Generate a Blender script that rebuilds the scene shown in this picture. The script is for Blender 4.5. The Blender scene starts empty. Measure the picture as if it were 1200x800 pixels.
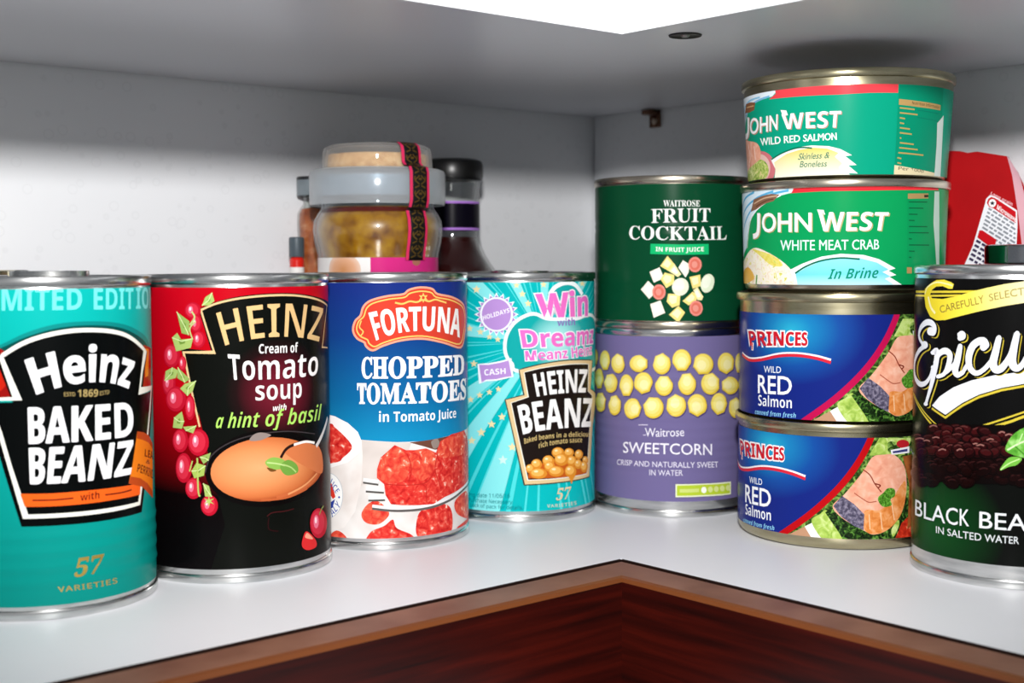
import bpy, bmesh, math, random
from mathutils import Vector, Matrix
from mathutils.geometry import tessellate_polygon

sc = bpy.context.scene
COL = sc.collection
MM = 0.001
sin, cos, pi = math.sin, math.cos, math.pi

# ------------------------------------------------------------------ camera, light, exposure
FOC, PITCH, PSI, ROLL, EYE = 1519.4, .0622, .7098, -.0043, 115.0     # focal length in px of a 1200 px frame; eye height in mm above the lower shelf
BCX, BCY = 48.98, 779.35                                             # back corner of the cupboard seen from the camera (mm)
CP, SP = cos(PSI), sin(PSI)
def C2W(x, y):                                                       # camera-facing ground frame -> cupboard frame (mm)
    dx, dy = x-BCX, y-BCY
    return (CP*dx+SP*dy, -SP*dx+CP*dy)
CAMX, CAMY = C2W(0, 0)
cam = bpy.data.cameras.new('camera'); cam.sensor_width = 36; cam.lens = 36*FOC/1200; cam.clip_start = .005
cam.dof.use_dof = True; cam.dof.focus_distance = .50; cam.dof.aperture_fstop = 13
camo = bpy.data.objects.new('camera', cam); COL.objects.link(camo); sc.camera = camo
fwd = Vector((SP*cos(PITCH), CP*cos(PITCH), -sin(PITCH))); rt0 = Vector((CP, -SP, 0)); dn0 = -(rt0.cross(fwd))
rt = rt0*cos(ROLL)-dn0*sin(ROLL); up = -(rt0*sin(ROLL)+dn0*cos(ROLL))
camo.matrix_world = Matrix(((rt.x, up.x, -fwd.x, CAMX*MM), (rt.y, up.y, -fwd.y, CAMY*MM), (rt.z, up.z, -fwd.z, EYE*MM), (0, 0, 0, 1)))

world = bpy.data.worlds.new('world'); sc.world = world; world.use_nodes = True
bg = world.node_tree.nodes['Background']; bg.inputs[0].default_value = (.93, .96, 1, 1); bg.inputs[1].default_value = .35

FLASH = 15.2
sp = bpy.data.lights.new('camera_flash', 'SPOT'); sp.energy = FLASH; sp.spot_size = math.radians(86); sp.spot_blend = .6; sp.shadow_soft_size = .017
sp.color = (1, .985, .97)
spo = bpy.data.objects.new('camera_flash', sp); COL.objects.link(spo)
spo.location = (CAMX*MM, CAMY*MM, .268)
spo.rotation_euler = Vector((SP*cos(.07), CP*cos(.07), -sin(.07))).to_track_quat('-Z', 'Y').to_euler()

sc.view_settings.view_transform = 'Standard'; sc.view_settings.look = 'None'
sc.view_settings.gamma = 1; sc.view_settings.exposure = 0; sc.view_settings.use_curve_mapping = False
sc.cycles.max_bounces = 10; sc.cycles.transparent_max_bounces = 12

# ------------------------------------------------------------------ measuring: a pixel of the photograph -> a place
def ray(px, py):
    x, y = px-600, py-400
    cr, sr = cos(ROLL), sin(ROLL)
    x, y = cr*x+sr*y, -sr*x+cr*y
    c, s = cos(PITCH), sin(PITCH)
    return (x/FOC, c-y*s/FOC, -s-y*c/FOC)
def at(px, py, z):
    d = ray(px, py); t = (z-EYE)/d[2]
    return (d[0]*t, d[1]*t)
def zat(C, R, py):                                                   # height of what shows at row py on the near side of an upright round thing
    h = math.hypot(*C); F = (C[0]*(h-R)/h, C[1]*(h-R)/h)
    px = 600+FOC*F[0]/F[1]
    d = ray(px, py); t = F[1]/d[1]
    return EYE+d[2]*t
def fr(x0, y0, s):
    return lambda x, y: (x0+x/s, y0+y/s)

# ------------------------------------------------------------------ materials
def lin(c): return c/12.92 if c <= .04045 else ((c+.055)/1.055)**2.4
def hx(h):
    h = h.lstrip('#'); return tuple(lin(int(h[i:i+2], 16)/255) for i in (0, 2, 4))+(1,)
MATS = {}
def base_mat(name, rough=.5, metal=0, spec=.5):
    m = bpy.data.materials.new(name); m.use_nodes = True
    b = m.node_tree.nodes['Principled BSDF']
    b.inputs['Roughness'].default_value = rough; b.inputs['Metallic'].default_value = metal; b.inputs['Specular IOR Level'].default_value = spec
    return m, m.node_tree, b
def mat(col, rough=.5, metal=0, spec=.5, name=None):
    k = (col, rough, metal, spec, name)
    if k not in MATS:
        m, nt, b = base_mat(name or 'print_'+col.strip('#'), rough, metal, spec); b.inputs['Base Color'].default_value = hx(col); MATS[k] = m
    return MATS[k]
INK_R, INK_S = .26, .07
def ink(col): return mat(col, INK_R, 0, INK_S)
def foil(col): return mat(col, .35, .75, .5, 'foil_'+col.strip('#'))
def ramp(nt, stops, interp='LINEAR'):
    r = nt.nodes.new('ShaderNodeValToRGB'); r.color_ramp.interpolation = interp
    e = r.color_ramp.elements
    while len(e) < len(stops): e.new(.5)
    for q, (p, c) in zip(e, stops): q.position = p; q.color = hx(c)
    return r
def vm(nt, op, a, vec=None):
    n = nt.nodes.new('ShaderNodeVectorMath'); n.operation = op
    nt.links.new(a, n.inputs[0])
    if vec is not None: n.inputs[1].default_value = vec
    return n
def uvsock(nt):
    return nt.nodes.new('ShaderNodeUVMap').outputs[0]
def ink_lin(name, a, b, stops):                                      # printed colour run along a line on the label (mm)
    m, nt, p = base_mat(name, INK_R, 0, INK_S)
    d = (b[0]-a[0], b[1]-a[1]); L = d[0]**2+d[1]**2
    s = vm(nt, 'SUBTRACT', uvsock(nt), (a[0]/100, a[1]/100, 0))
    q = vm(nt, 'DOT_PRODUCT', s.outputs[0], (d[0]/L*100, d[1]/L*100, 0))
    r = ramp(nt, stops); nt.links.new(q.outputs['Value'], r.inputs[0]); nt.links.new(r.outputs[0], p.inputs['Base Color'])
    return m
def ink_rad(name, c, rx, ry, stops):
    m, nt, p = base_mat(name, INK_R, 0, INK_S)
    s = vm(nt, 'SUBTRACT', uvsock(nt), (c[0]/100, c[1]/100, 0))
    q = vm(nt, 'MULTIPLY', s.outputs[0], (100/rx, 100/ry, 0)); l = vm(nt, 'LENGTH', q.outputs[0])
    r = ramp(nt, stops); nt.links.new(l.outputs['Value'], r.inputs[0]); nt.links.new(r.outputs[0], p.inputs['Base Color'])
    return m
def ink_noise(name, scale, stops, detail=4, dist=.5, rough=INK_R):   # mottled print; scale in blotches per 100 mm
    m, nt, p = base_mat(name, rough, 0, INK_S)
    n = nt.nodes.new('ShaderNodeTexNoise'); n.inputs['Scale'].default_value = scale; n.inputs['Detail'].default_value = detail; n.inputs['Distortion'].default_value = dist
    nt.links.new(uvsock(nt), n.inputs['Vector'])
    r = ramp(nt, stops); nt.links.new(n.outputs[0], r.inputs[0]); nt.links.new(r.outputs[0], p.inputs['Base Color'])
    return m
def obj_noise(name, scale, stops, rough=.5, bump=0, detail=4, stretch=(1, 1, 1), spec=.5, metal=0, coat=0):
    m, nt, p = base_mat(name, rough, metal, spec)
    tc = nt.nodes.new('ShaderNodeTexCoord'); mp = nt.nodes.new('ShaderNodeMapping'); mp.inputs['Scale'].default_value = stretch
    nt.links.new(tc.outputs['Object'], mp.inputs[0])
    n = nt.nodes.new('ShaderNodeTexNoise'); n.inputs['Scale'].default_value = scale; n.inputs['Detail'].default_value = detail
    nt.links.new(mp.outputs[0], n.inputs['Vector'])
    r = ramp(nt, stops); nt.links.new(n.outputs[0], r.inputs[0]); nt.links.new(r.outputs[0], p.inputs['Base Color'])
    if bump:
        b = nt.nodes.new('ShaderNodeBump'); b.inputs['Strength'].default_value = bump; b.inputs['Distance'].default_value = .0004
        nt.links.new(n.outputs[0], b.inputs['Height']); nt.links.new(b.outputs[0], p.inputs['Normal'])
    p.inputs['Coat Weight'].default_value = coat
    return m

TIN = obj_noise('bright_tinplate', 60, [(.35, '#b9bbbb'), (.65, '#dcdcda')], .22, 0, 3, (1, 1, 8), metal=1)
TIN_GOLD = obj_noise('gold_lacquered_tin', 60, [(.35, '#a9a182'), (.65, '#beb698')], .27, 0, 3, (1, 1, 8), metal=1)
TIN_WARM = obj_noise('warm_tinplate', 60, [(.35, '#b4aa9a'), (.65, '#cfc6b4')], .24, 0, 3, (1, 1, 8), metal=1)
CHROME = mat('#8d9095', .12, 1, .5, 'polished_dark_metal')

# ------------------------------------------------------------------ object helpers
def link(name, me, parent=None, loc=None):
    o = bpy.data.objects.new(name, me); COL.objects.link(o)
    if parent: o.parent = parent
    if loc: o.location = loc
    return o
def tag(o, label=None, cat=None, group=None, kind=None):
    for k, v in (('label', label), ('category', cat), ('group', group), ('kind', kind)):
        if v: o[k] = v
    return o
def thing(name, label, cat, x, y, z=0, group=None):                  # an Empty at the thing's base; x, y in the camera-facing frame, mm
    w = C2W(x, y)
    o = bpy.data.objects.new(name, None); COL.objects.link(o); o.empty_display_size = .01
    o.location = (w[0]*MM, w[1]*MM, z*MM)
    return tag(o, label, cat, group)
def mesh_obj(name, verts, faces, mats, parent=None, smooth=None, midx=None):
    me = bpy.data.meshes.new(name); me.from_pydata([Vector(v)*MM for v in verts], [], faces)
    for m in (mats if isinstance(mats, (list, tuple)) else [mats]): me.materials.append(m)
    if midx:
        for p, i in zip(me.polygons, midx): p.material_index = i
    bm = bmesh.new(); bm.from_mesh(me); bmesh.ops.recalc_face_normals(bm, faces=bm.faces); bm.to_mesh(me); bm.free()
    if smooth is not None:
        for p in me.polygons: p.use_smooth = True
        me.set_sharp_from_angle(angle=math.radians(smooth))
    me.update()
    return link(name, me, parent)
def lathe(name, prof, m, parent, n=96, smooth=35, closed=False):     # prof: (radius, height) in mm; closed joins last point to first
    verts, faces = [], []
    k = len(prof); rings = []
    for r, z in prof:
        if r < 1e-6: verts.append((0, 0, z)); rings.append([len(verts)-1]*n)
        else:
            b = len(verts)
            for i in range(n): verts.append((r*cos(2*pi*i/n), r*sin(2*pi*i/n), z))
            rings.append(list(range(b, b+n)))
    for a in range(k if closed else k-1):
        A, B = rings[a], rings[(a+1) % k]
        for i in range(n):
            j = (i+1) % n
            f = [A[i], A[j], B[j], B[i]]; f = [v for q, v in enumerate(f) if v not in f[:q]]
            if len(f) >= 3: faces.append(f)
    return mesh_obj(name, verts, faces, m, parent, smooth)
def box_verts(x0, x1, y0, y1, z0, z1):
    return [(x0, y0, z0), (x1, y0, z0), (x1, y1, z0), (x0, y1, z0), (x0, y0, z1), (x1, y0, z1), (x1, y1, z1), (x0, y1, z1)]
BOXF = [(0, 3, 2, 1), (4, 5, 6, 7), (0, 1, 5, 4), (1, 2, 6, 5), (2, 3, 7, 6), (3, 0, 4, 7)]
def bevel(o, w, seg=2, angle=35):
    bm = bmesh.new(); bm.from_mesh(o.data)
    es = [e for e in bm.edges if len(e.link_faces) == 2 and e.calc_face_angle(0) > math.radians(angle)]
    bmesh.ops.bevel(bm, geom=es, offset=w*MM, segments=seg, affect='EDGES', profile=.5)
    bm.to_mesh(o.data); bm.free()
    for p in o.data.polygons: p.use_smooth = True
    o.data.set_sharp_from_angle(angle=math.radians(40))
    return o
def prism(name, poly, z0, z1, m, parent=None):
    n = len(poly); v = [(x, y, z0) for x, y in poly]+[(x, y, z1) for x, y in poly]
    f = [tuple(reversed(range(n))), tuple(range(n, 2*n))]+[(i, (i+1) % n, n+(i+1) % n, n+i) for i in range(n)]
    return mesh_obj(name, v, f, m, parent)

# ------------------------------------------------------------------ print: flat art wrapped on a label
STY = {'p': None, 'bs': (0x1D5D4, 0x1D5EE, 0x1D7EC), 'bser': (0x1D400, 0x1D41A, 0x1D7CE), 'scr': (0x1D4D0, 0x1D4EA, 0x1D7CE), 'bsi': (0x1D63C, 0x1D656, 0x1D7EC),
       'seri': (0x1D468, 0x1D482, 0x1D7CE), 's': (0x1D5A0, 0x1D5BA, 0x1D7E2)}
def styled(t, st):
    S = STY[st]
    if not S: return t
    out = ''
    for c in t:
        if 'A' <= c <= 'Z': out += chr(S[0]+ord(c)-65)
        elif 'a' <= c <= 'z': out += chr(S[1]+ord(c)-97)
        elif '0' <= c <= '9': out += chr(S[2]+ord(c)-48)
        else: out += c
    return out
TXC = {}
def text_polys(t, st, off=0.0, space=1.0):
    k = (t, st, off, space)
    if k in TXC: return TXC[k]
    c = bpy.data.curves.new('lettering', 'FONT'); c.body = styled(t, st); c.size = 1; c.offset = off; c.resolution_u = 3; c.space_character = space
    o = bpy.data.objects.new('lettering', c); COL.objects.link(o)
    dg = bpy.context.evaluated_depsgraph_get(); ev = o.evaluated_get(dg); me = ev.to_mesh()
    pol = [[(me.vertices[i].co.x, me.vertices[i].co.y) for i in p.vertices] for p in me.polygons]
    ev.to_mesh_clear(); bpy.data.objects.remove(o); bpy.data.curves.remove(c)
    TXC[k] = pol
    return pol
def bounds(t, st, space):
    xs = [x for p in text_polys(t, st, 0, space) for x, _ in p]
    cap = max(y for p in text_polys('H', st) for _, y in p)
    return min(xs), max(xs), cap
def quad_curve(P):
    if len(P) == 2: return lambda s: (P[0][0]+(P[1][0]-P[0][0])*s, P[0][1]+(P[1][1]-P[0][1])*s)
    (a, b, c) = P
    def f(s):
        l0, l1, l2 = 2*(s-.5)*(s-1), -4*s*(s-1), 2*s*(s-.5)
        return (a[0]*l0+b[0]*l1+c[0]*l2, a[1]*l0+b[1]*l1+c[1]*l2)
    return f
def catmull(P, closed, n=6):
    out = []; k = len(P)
    rng = range(k) if closed else range(k-1)
    for i in rng:
        g = lambda j: P[j % k] if closed else P[min(max(j, 0), k-1)]
        p0, p1, p2, p3 = g(i-1), g(i), g(i+1), g(i+2)
        for q in range(n):
            t = q/n
            out.append(tuple(.5*(2*p1[d]+(p2[d]-p0[d])*t+(2*p0[d]-5*p1[d]+4*p2[d]-p3[d])*t*t+(3*p1[d]-p0[d]-3*p2[d]+p3[d])*t**3) for d in (0, 1)))
    if not closed: out.append(P[-1])
    return out
def clip_half(p, ax, lim, keep_less):
    out = []; n = len(p)
    for i in range(n):
        a, b = p[i], p[(i+1) % n]
        ia = (a[ax] <= lim) if keep_less else (a[ax] >= lim); ib = (b[ax] <= lim) if keep_less else (b[ax] >= lim)
        if ia: out.append(a)
        if ia != ib:
            t = (lim-a[ax])/(b[ax]-a[ax]); q = [a[0]+(b[0]-a[0])*t, a[1]+(b[1]-a[1])*t]; q[ax] = lim
            out.append(tuple(q))
    return out

class Art:
    """print on an upright round label: u runs round it (mm, 0 faces the camera), v is the height (mm)"""
    STEP = .0035
    inc = 1
    flip = False
    def __init__(s, C, r0, r1, z0, z1, ribs=None, n=200):
        s.C, s.r0, s.r1, s.z0, s.z1, s.ribs = C, r0, r1, z0, z1, ribs
        s.R = (r0+r1)/2; s.g = 2*pi*s.R/n; s.n = n
        h = math.hypot(*C); s.n0 = (-C[0]/h, -C[1]/h); s.t0 = (C[1]/h, -C[0]/h)
        w = lambda d: (CP*d[0]+SP*d[1], -SP*d[0]+CP*d[1])
        s.nw, s.tw = w(s.n0), w(s.t0)
        s.verts, s.norms, s.uvs, s.faces, s.midx, s.mats, s.key, s.layer = [], [], [], [], [], [], {}, 0
        s.base_z = 0; s.shift = (0, 0); s.F = None
        s.vcut = None
        if ribs:
            k = max(1, round((z1-z0)/1.2)); s.vcut = [z0+(z1-z0)*i/k for i in range(k+1)]
    def rad(s, v):
        r = s.r0+(s.r1-s.r0)*(v-s.z0)/(s.z1-s.z0)
        if s.ribs:
            k = len(s.vcut)-1; f = min(max((v-s.z0)/(s.z1-s.z0)*k, 0), k); i = min(int(f), k-1); f -= i
            r += s.bump(s.vcut[i])*(1-f)+s.bump(s.vcut[i+1])*f
        return r
    def bump(s, v): return sum(d*.5*(1+cos(pi*abs(v-c)/hw)) for c, hw, d in s.ribs if abs(v-c) < hw)
    def uv(s, p):
        d = ray(*p); r = s.R; Cx, Cy = s.C
        for _ in range(4):
            a = d[0]**2+d[1]**2; b = d[0]*Cx+d[1]*Cy; c = Cx*Cx+Cy*Cy-r*r; D = b*b-a*c
            t = (b-math.sqrt(D))/a if D > 0 else b/a
            x, y, z = d[0]*t-Cx, d[1]*t-Cy, EYE+d[2]*t
            r = s.r0+(s.r1-s.r0)*(min(max(z, s.z0-5), s.z1+5)-s.z0)/(s.z1-s.z0)
        phi = math.atan2(x*s.t0[0]+y*s.t0[1], x*s.n0[0]+y*s.n0[1])
        return (phi*s.R+s.shift[0], z+s.shift[1])
    def frame(s, x0, y0, k): s.F = fr(x0, y0, k)
    def P(s, p): return s.uv(s.F(*p) if s.F else p)
    def vert(s, u, v, strip):
        a, b = strip*s.g, (strip+1)*s.g; t = (u-a)/s.g
        r = s.rad(v)+s.layer*s.STEP
        x = y = 0
        for ang, w in ((a/s.R, 1-t), (b/s.R, t)):
            x += w*r*(cos(ang)*s.nw[0]+sin(ang)*s.tw[0]); y += w*r*(cos(ang)*s.nw[1]+sin(ang)*s.tw[1])
        k = (round(x, 4), round(y, 4), round(v, 4), s.layer, round(u/(2*pi*s.R)-.001))
        if k not in s.key:
            s.key[k] = len(s.verts); s.verts.append((x, y, v-s.base_z))
            h = math.hypot(x, y); sl = (s.rad(v+.1)-s.rad(v-.1))/.2
            s.norms.append(Vector((x/h, y/h, -sl)).normalized()); s.uvs.append((u/100, v/100))
        return s.key[k]
    def conv(s, pts, mi):
        pts = clip_half(clip_half(pts, 1, s.z0, False), 1, s.z1, True) if len(pts) > 2 else []
        if len(pts) < 3: return
        us = [p[0] for p in pts]
        for k in range(math.floor(min(us)/s.g+1e-6), math.ceil(max(us)/s.g-1e-6)):
            q = clip_half(clip_half(pts, 0, k*s.g, False), 0, (k+1)*s.g, True)
            if len(q) < 3: continue
            cells = [q]
            if s.vcut:
                cells = []; lo, hi = min(p[1] for p in q), max(p[1] for p in q)
                for a, b in zip(s.vcut, s.vcut[1:]):
                    if b < lo or a > hi: continue
                    w = clip_half(clip_half(q, 1, a, False), 1, b, True)
                    if len(w) >= 3: cells.append(w)
            for w in cells:
                ids = []
                for u, v in w:
                    i = s.vert(u, v, k)
                    if i not in ids: ids.append(i)
                if len(ids) < 3: continue
                ar = sum(w[i][0]*w[(i+1) % len(w)][1]-w[(i+1) % len(w)][0]*w[i][1] for i in range(len(w)))
                if abs(ar) < 1e-7: continue
                if (ar < 0) != s.flip: ids.reverse()
                s.faces.append(ids); s.midx.append(mi)
    def m(s, col):
        m = ink(col) if isinstance(col, str) else col
        if m not in s.mats: s.mats.append(m)
        return s.mats.index(m)
    def base(s, col):
        mi = s.m(col); W = pi*s.R
        s.conv([(-W+1e-9, s.z0), (W-1e-9, s.z0), (W-1e-9, s.z1), (-W+1e-9, s.z1)], mi); s.layer += s.inc
    def uvpoly(s, q, col):
        mi = s.m(col)
        for t in tessellate_polygon([[Vector((a, b, 0)) for a, b in q]]): s.conv([q[i] for i in t], mi)
        s.layer += s.inc
    def poly(s, pts, col, smooth=False):
        q = [s.P(p) for p in pts]
        s.uvpoly(catmull(q, True) if smooth else q, col)
    def ell(s, cx, cy, rx, ry, col, rot=0, n=22):
        a = math.radians(rot)
        s.poly([(cx+rx*cos(t)*cos(a)-ry*sin(t)*sin(a), cy+rx*cos(t)*sin(a)+ry*sin(t)*cos(a)) for t in (2*pi*i/n for i in range(n))], col)
    def stroke(s, pts, w, col, smooth=True, closed=False, off=(0, 0)):
        q = [s.P((p[0]+off[0], p[1]+off[1])) for p in pts]
        if smooth: q = catmull(q, closed, 5)
        s.uvstroke(q, w, col, closed)
    def uvstroke(s, q, w, col, closed=False):
        mi = s.m(col); n = len(q); L = []
        for i in range(n):
            a = q[(i-1) % n] if (closed or i > 0) else q[i]; b = q[(i+1) % n] if (closed or i < n-1) else q[i]
            dx, dy = b[0]-a[0], b[1]-a[1]; h = math.hypot(dx, dy) or 1
            k = 1
            if (closed or 0 < i < n-1):
                e1 = (q[i][0]-a[0], q[i][1]-a[1]); h1 = math.hypot(*e1) or 1
                k = 1/max(.45, abs((e1[0]*dx+e1[1]*dy)/(h1*h)))
            wi = (w(i/max(1, n-1)) if callable(w) else w)/2*k
            L.append(((q[i][0]-dy/h*wi, q[i][1]+dx/h*wi), (q[i][0]+dy/h*wi, q[i][1]-dx/h*wi)))
        for i in range(n if closed else n-1):
            A, B = L[i], L[(i+1) % n]
            s.conv([A[0], A[1], B[1]], mi); s.conv([A[0], B[1], B[0]], mi)
        s.layer += s.inc
    def star(s, cx, cy, r, col, k=5, inner=.45, rot=-90):
        s.poly([((cx+(r if i % 2 == 0 else r*inner)*cos(math.radians(rot+180/k*i))), (cy+(r if i % 2 == 0 else r*inner)*sin(math.radians(rot+180/k*i)))) for i in range(2*k)], col)
    def text(s, t, st, bot, top, col, off=0.0, outline=None, space=1.0, shadow=None, fat=0.0, d=(0, 0)):
        if fat:
            for k in ((-fat, 0), (fat, 0), (0, fat*.6), (0, -fat*.6)): s.text(t, st, bot, top, col, off, None, space, None, 0, k)
        if shadow:
            e, sc_ = shadow; s.text(t, st, [(x+e[0], y+e[1]) for x, y in bot], [(x+e[0], y+e[1]) for x, y in top], sc_, off, None, space)
        if outline: s.text(t, st, bot, top, outline[1], off+outline[0], None, space)
        B, T = quad_curve([s.P(p) for p in bot]), quad_curve([s.P(p) for p in top])
        x0, x1, cap = bounds(t, st, space); mi = s.m(col)
        for p in text_polys(t, st, off, space):
            q = []
            for x, y in p:
                k = (x-x0)/(x1-x0); a, b = B(k), T(k); h = y/cap
                q.append((a[0]+(b[0]-a[0])*h+d[0], a[1]+(b[1]-a[1])*h+d[1]))
            if len(q) == 3: s.conv(q, mi)
            else:
                for tr in tessellate_polygon([[Vector((a, b, 0)) for a, b in q]]): s.conv([q[i] for i in tr], mi)
        s.layer += s.inc
    def build(s, name, parent):
        me = bpy.data.meshes.new(name); me.from_pydata([Vector(v)*MM for v in s.verts], [], s.faces)
        for m in s.mats: me.materials.append(m)
        for p, i in zip(me.polygons, s.midx): p.material_index = i; p.use_smooth = True
        uvl = me.uv_layers.new(name='UVMap')
        for l in me.loops: uvl.data[l.index].uv = s.uvs[l.vertex_index]
        me.normals_split_custom_set_from_vertices(s.norms)
        me.update()
        return link(name, me, parent)

class FlatArt(Art):
    """print on a flat upright face through O (camera-facing frame) running along direction D"""
    def __init__(s, O, D, z0, z1):
        s.O, s.D, s.z0, s.z1 = O, D, z0, z1; s.g = 20.0; s.R = 1e6; s.vcut = None
        s.verts, s.norms, s.uvs, s.faces, s.midx, s.mats, s.key, s.layer = [], [], [], [], [], [], {}, 0
        s.F = None; s.base_z = 0; s.N = (D[1], -D[0])
        if s.N[0]*O[0]+s.N[1]*O[1] > 0: s.N = (-s.N[0], -s.N[1])
        w = lambda d: (CP*d[0]+SP*d[1], -SP*d[0]+CP*d[1]); s.Dw, s.Nw = w(D), w(s.N); s.flip = True
    def uv(s, p):
        d = ray(*p); t = (s.O[0]*s.N[0]+s.O[1]*s.N[1])/(d[0]*s.N[0]+d[1]*s.N[1])
        return ((d[0]*t-s.O[0])*s.D[0]+(d[1]*t-s.O[1])*s.D[1], EYE+d[2]*t)
    def vert(s, u, v, strip):
        o = .02+s.layer*.01; x, y = u*s.Dw[0]+o*s.Nw[0], u*s.Dw[1]+o*s.Nw[1]
        k = (round(u, 4), round(v, 4), s.layer)
        if k not in s.key:
            s.key[k] = len(s.verts); s.verts.append((x, y, v)); s.norms.append(Vector((s.Nw[0], s.Nw[1], 0))); s.uvs.append((u/100, v/100))
        return s.key[k]

# ------------------------------------------------------------------ the cupboard
INX, INY = -191.7, -212.1                                            # inner corner of both L-shaped shelves
UZ, FAR = 199.8, -900.0
def L_poly(d=0.0, g=0.0): return [(-g, -g), (FAR, -g), (FAR, INY-d), (INX-d, INY-d), (INX-d, FAR), (-g, FAR)]

def laminate(name, col, rough, spec=.5, mott=.03):
    m, nt, p = base_mat(name, rough, 0, spec)
    tc = nt.nodes.new('ShaderNodeTexCoord'); n = nt.nodes.new('ShaderNodeTexNoise'); n.inputs['Scale'].default_value = 9; n.inputs['Detail'].default_value = 5
    nt.links.new(tc.outputs['Object'], n.inputs['Vector'])
    c = hx(col); r = nt.nodes.new('ShaderNodeValToRGB'); e = r.color_ramp.elements
    e[0].position = .3; e[1].position = .7; e[0].color = tuple(v*(1-mott) for v in c[:3])+(1,); e[1].color = c
    nt.links.new(n.outputs[0], r.inputs[0]); nt.links.new(r.outputs[0], p.inputs['Base Color'])
    return m
def wall_mat():
    m, nt, p = base_mat('embossed_pale_panel', .42, 0, .4)
    tc = nt.nodes.new('ShaderNodeTexCoord'); v = nt.nodes.new('ShaderNodeTexVoronoi'); v.inputs['Scale'].default_value = 130; v.inputs['Randomness'].default_value = .8
    nt.links.new(tc.outputs['Object'], v.inputs['Vector'])
    r = ramp(nt, [(0, '#e6e7ea'), (.20, '#e6e7ea'), (.27, '#dbdcdf'), (.34, '#e6e7ea')]); nt.links.new(v.outputs['Distance'], r.inputs[0])
    n = nt.nodes.new('ShaderNodeTexNoise'); n.inputs['Scale'].default_value = 14; n.inputs['Detail'].default_value = 3; nt.links.new(tc.outputs['Object'], n.inputs['Vector'])
    mx = nt.nodes.new('ShaderNodeMix'); mx.data_type = 'RGBA'; mx.inputs[6].default_value = hx('#e5e7ea'); nt.links.new(n.outputs[0], mx.inputs[0]); nt.links.new(r.outputs[0], mx.inputs[7])
    nt.links.new(mx.outputs[2], p.inputs['Base Color'])
    b = nt.nodes.new('ShaderNodeBump'); b.inputs['Strength'].default_value = .12; b.inputs['Distance'].default_value = .0003
    nt.links.new(v.outputs['Distance'], b.inputs['Height']); nt.links.new(b.outputs[0], p.inputs['Normal'])
    return m
WALL = wall_mat()
WHITE = laminate('white_laminate', '#e9eaee', .42, .4)
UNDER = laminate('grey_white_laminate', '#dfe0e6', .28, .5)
EDGE = mat('#f2f3f8', .4, 0, .5, 'white_edging')
tag(mesh_obj('wall_left', box_verts(FAR, 16, 0, 16, -70, 300), BOXF, WALL), kind='structure')
tag(mesh_obj('wall_right', box_verts(0, 16, FAR, -1.3, -70, 300), BOXF, WALL), kind='structure')

shelf = prism('shelf', L_poly(-1.0), -16, 0, WHITE)
tag(shelf, 'white L-shaped cupboard shelf that all the cans stand on', 'shelf')
GAP_SHADE = mat('#1c0c07', .6, 0, .2, 'painted_gap_shade')  # thin added strips paint the gap's shade along the shelf front
mesh_obj('edge_strip', box_verts(FAR, INX, INY, INY+.99, -16, -.05), BOXF, GAP_SHADE, shelf)
mesh_obj('edge_strip', box_verts(INX, INX+.99, FAR, INY, -16, -.05), BOXF, GAP_SHADE, shelf)
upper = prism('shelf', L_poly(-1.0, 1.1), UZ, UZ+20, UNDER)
tag(upper, 'upper L-shaped shelf overhead with a grey underside and bright white front edge', 'shelf')
mesh_obj('edge_strip', box_verts(FAR, INX, INY, INY+.99, UZ, UZ+20), BOXF, EDGE, upper)
mesh_obj('edge_strip', box_verts(INX, INX+.99, FAR, INY, UZ, UZ+20), BOXF, EDGE, upper)
# screw hole in the underside, its dark recess painted as a disc
hw = C2W(*at(803, 41, UZ))
fit = bpy.data.objects.new('cam_fitting', None); COL.objects.link(fit); fit.parent = upper; fit.location = (hw[0]*MM, hw[1]*MM, UZ*MM); fit.empty_display_size = .005
lathe('socket', [(0, -.15), (5.4, -.15), (6.1, -.55), (6.3, -.1), (6.3, .4)], mat('#100e0e', .5, 0, .4, 'recess_dark'), fit, 40)
lathe('screw', [(0, -.9), (1.3, -.8), (1.8, -.2), (1.8, .1)], mat('#8a8a88', .3, 1, .5, 'screw_steel'), fit, 20)
# small copper shelf clip on the right wall
def on_right_wall(px, py):
    d = ray(px, py); w0 = C2W(0, 0); w1 = C2W(d[0]*100, d[1]*100); t = -w0[0]/(w1[0]-w0[0])*100
    w = C2W(d[0]*t, d[1]*t); return w[1], EYE+d[2]*t
cy_, cz_ = on_right_wall(769, 140)
clip = bpy.data.objects.new('shelf_clip', None); COL.objects.link(clip); clip.location = (0, cy_*MM, cz_*MM); clip.empty_display_size = .005
tag(clip, 'small copper bracket under the upper shelf by the back corner', 'bracket')
COPPER = obj_noise('tarnished_copper', 300, [(.3, '#4a2a1c'), (.7, '#8a6a58')], .35, 0, 3, metal=1)
bevel(mesh_obj('bracket_plate', box_verts(-1.6, 0, -4, 4, -4.5, 5), BOXF, COPPER, clip), .5)
bevel(mesh_obj('bracket_arm', box_verts(-9, -1.5, -3.2, 3.2, 2.2, 5), BOXF, COPPER, clip), .5)
lathe('bracket_screw', [(0, 1.0), (1.2, .9), (1.9, 0), (1.9, -.3)], mat('#c9b7a6', .3, 1, .5, 'screw_nickel'), clip, 20).matrix_local = Matrix.Translation((-.0016, 0, -.001)) @ Matrix.Rotation(-pi/2, 4, 'Y')

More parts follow.
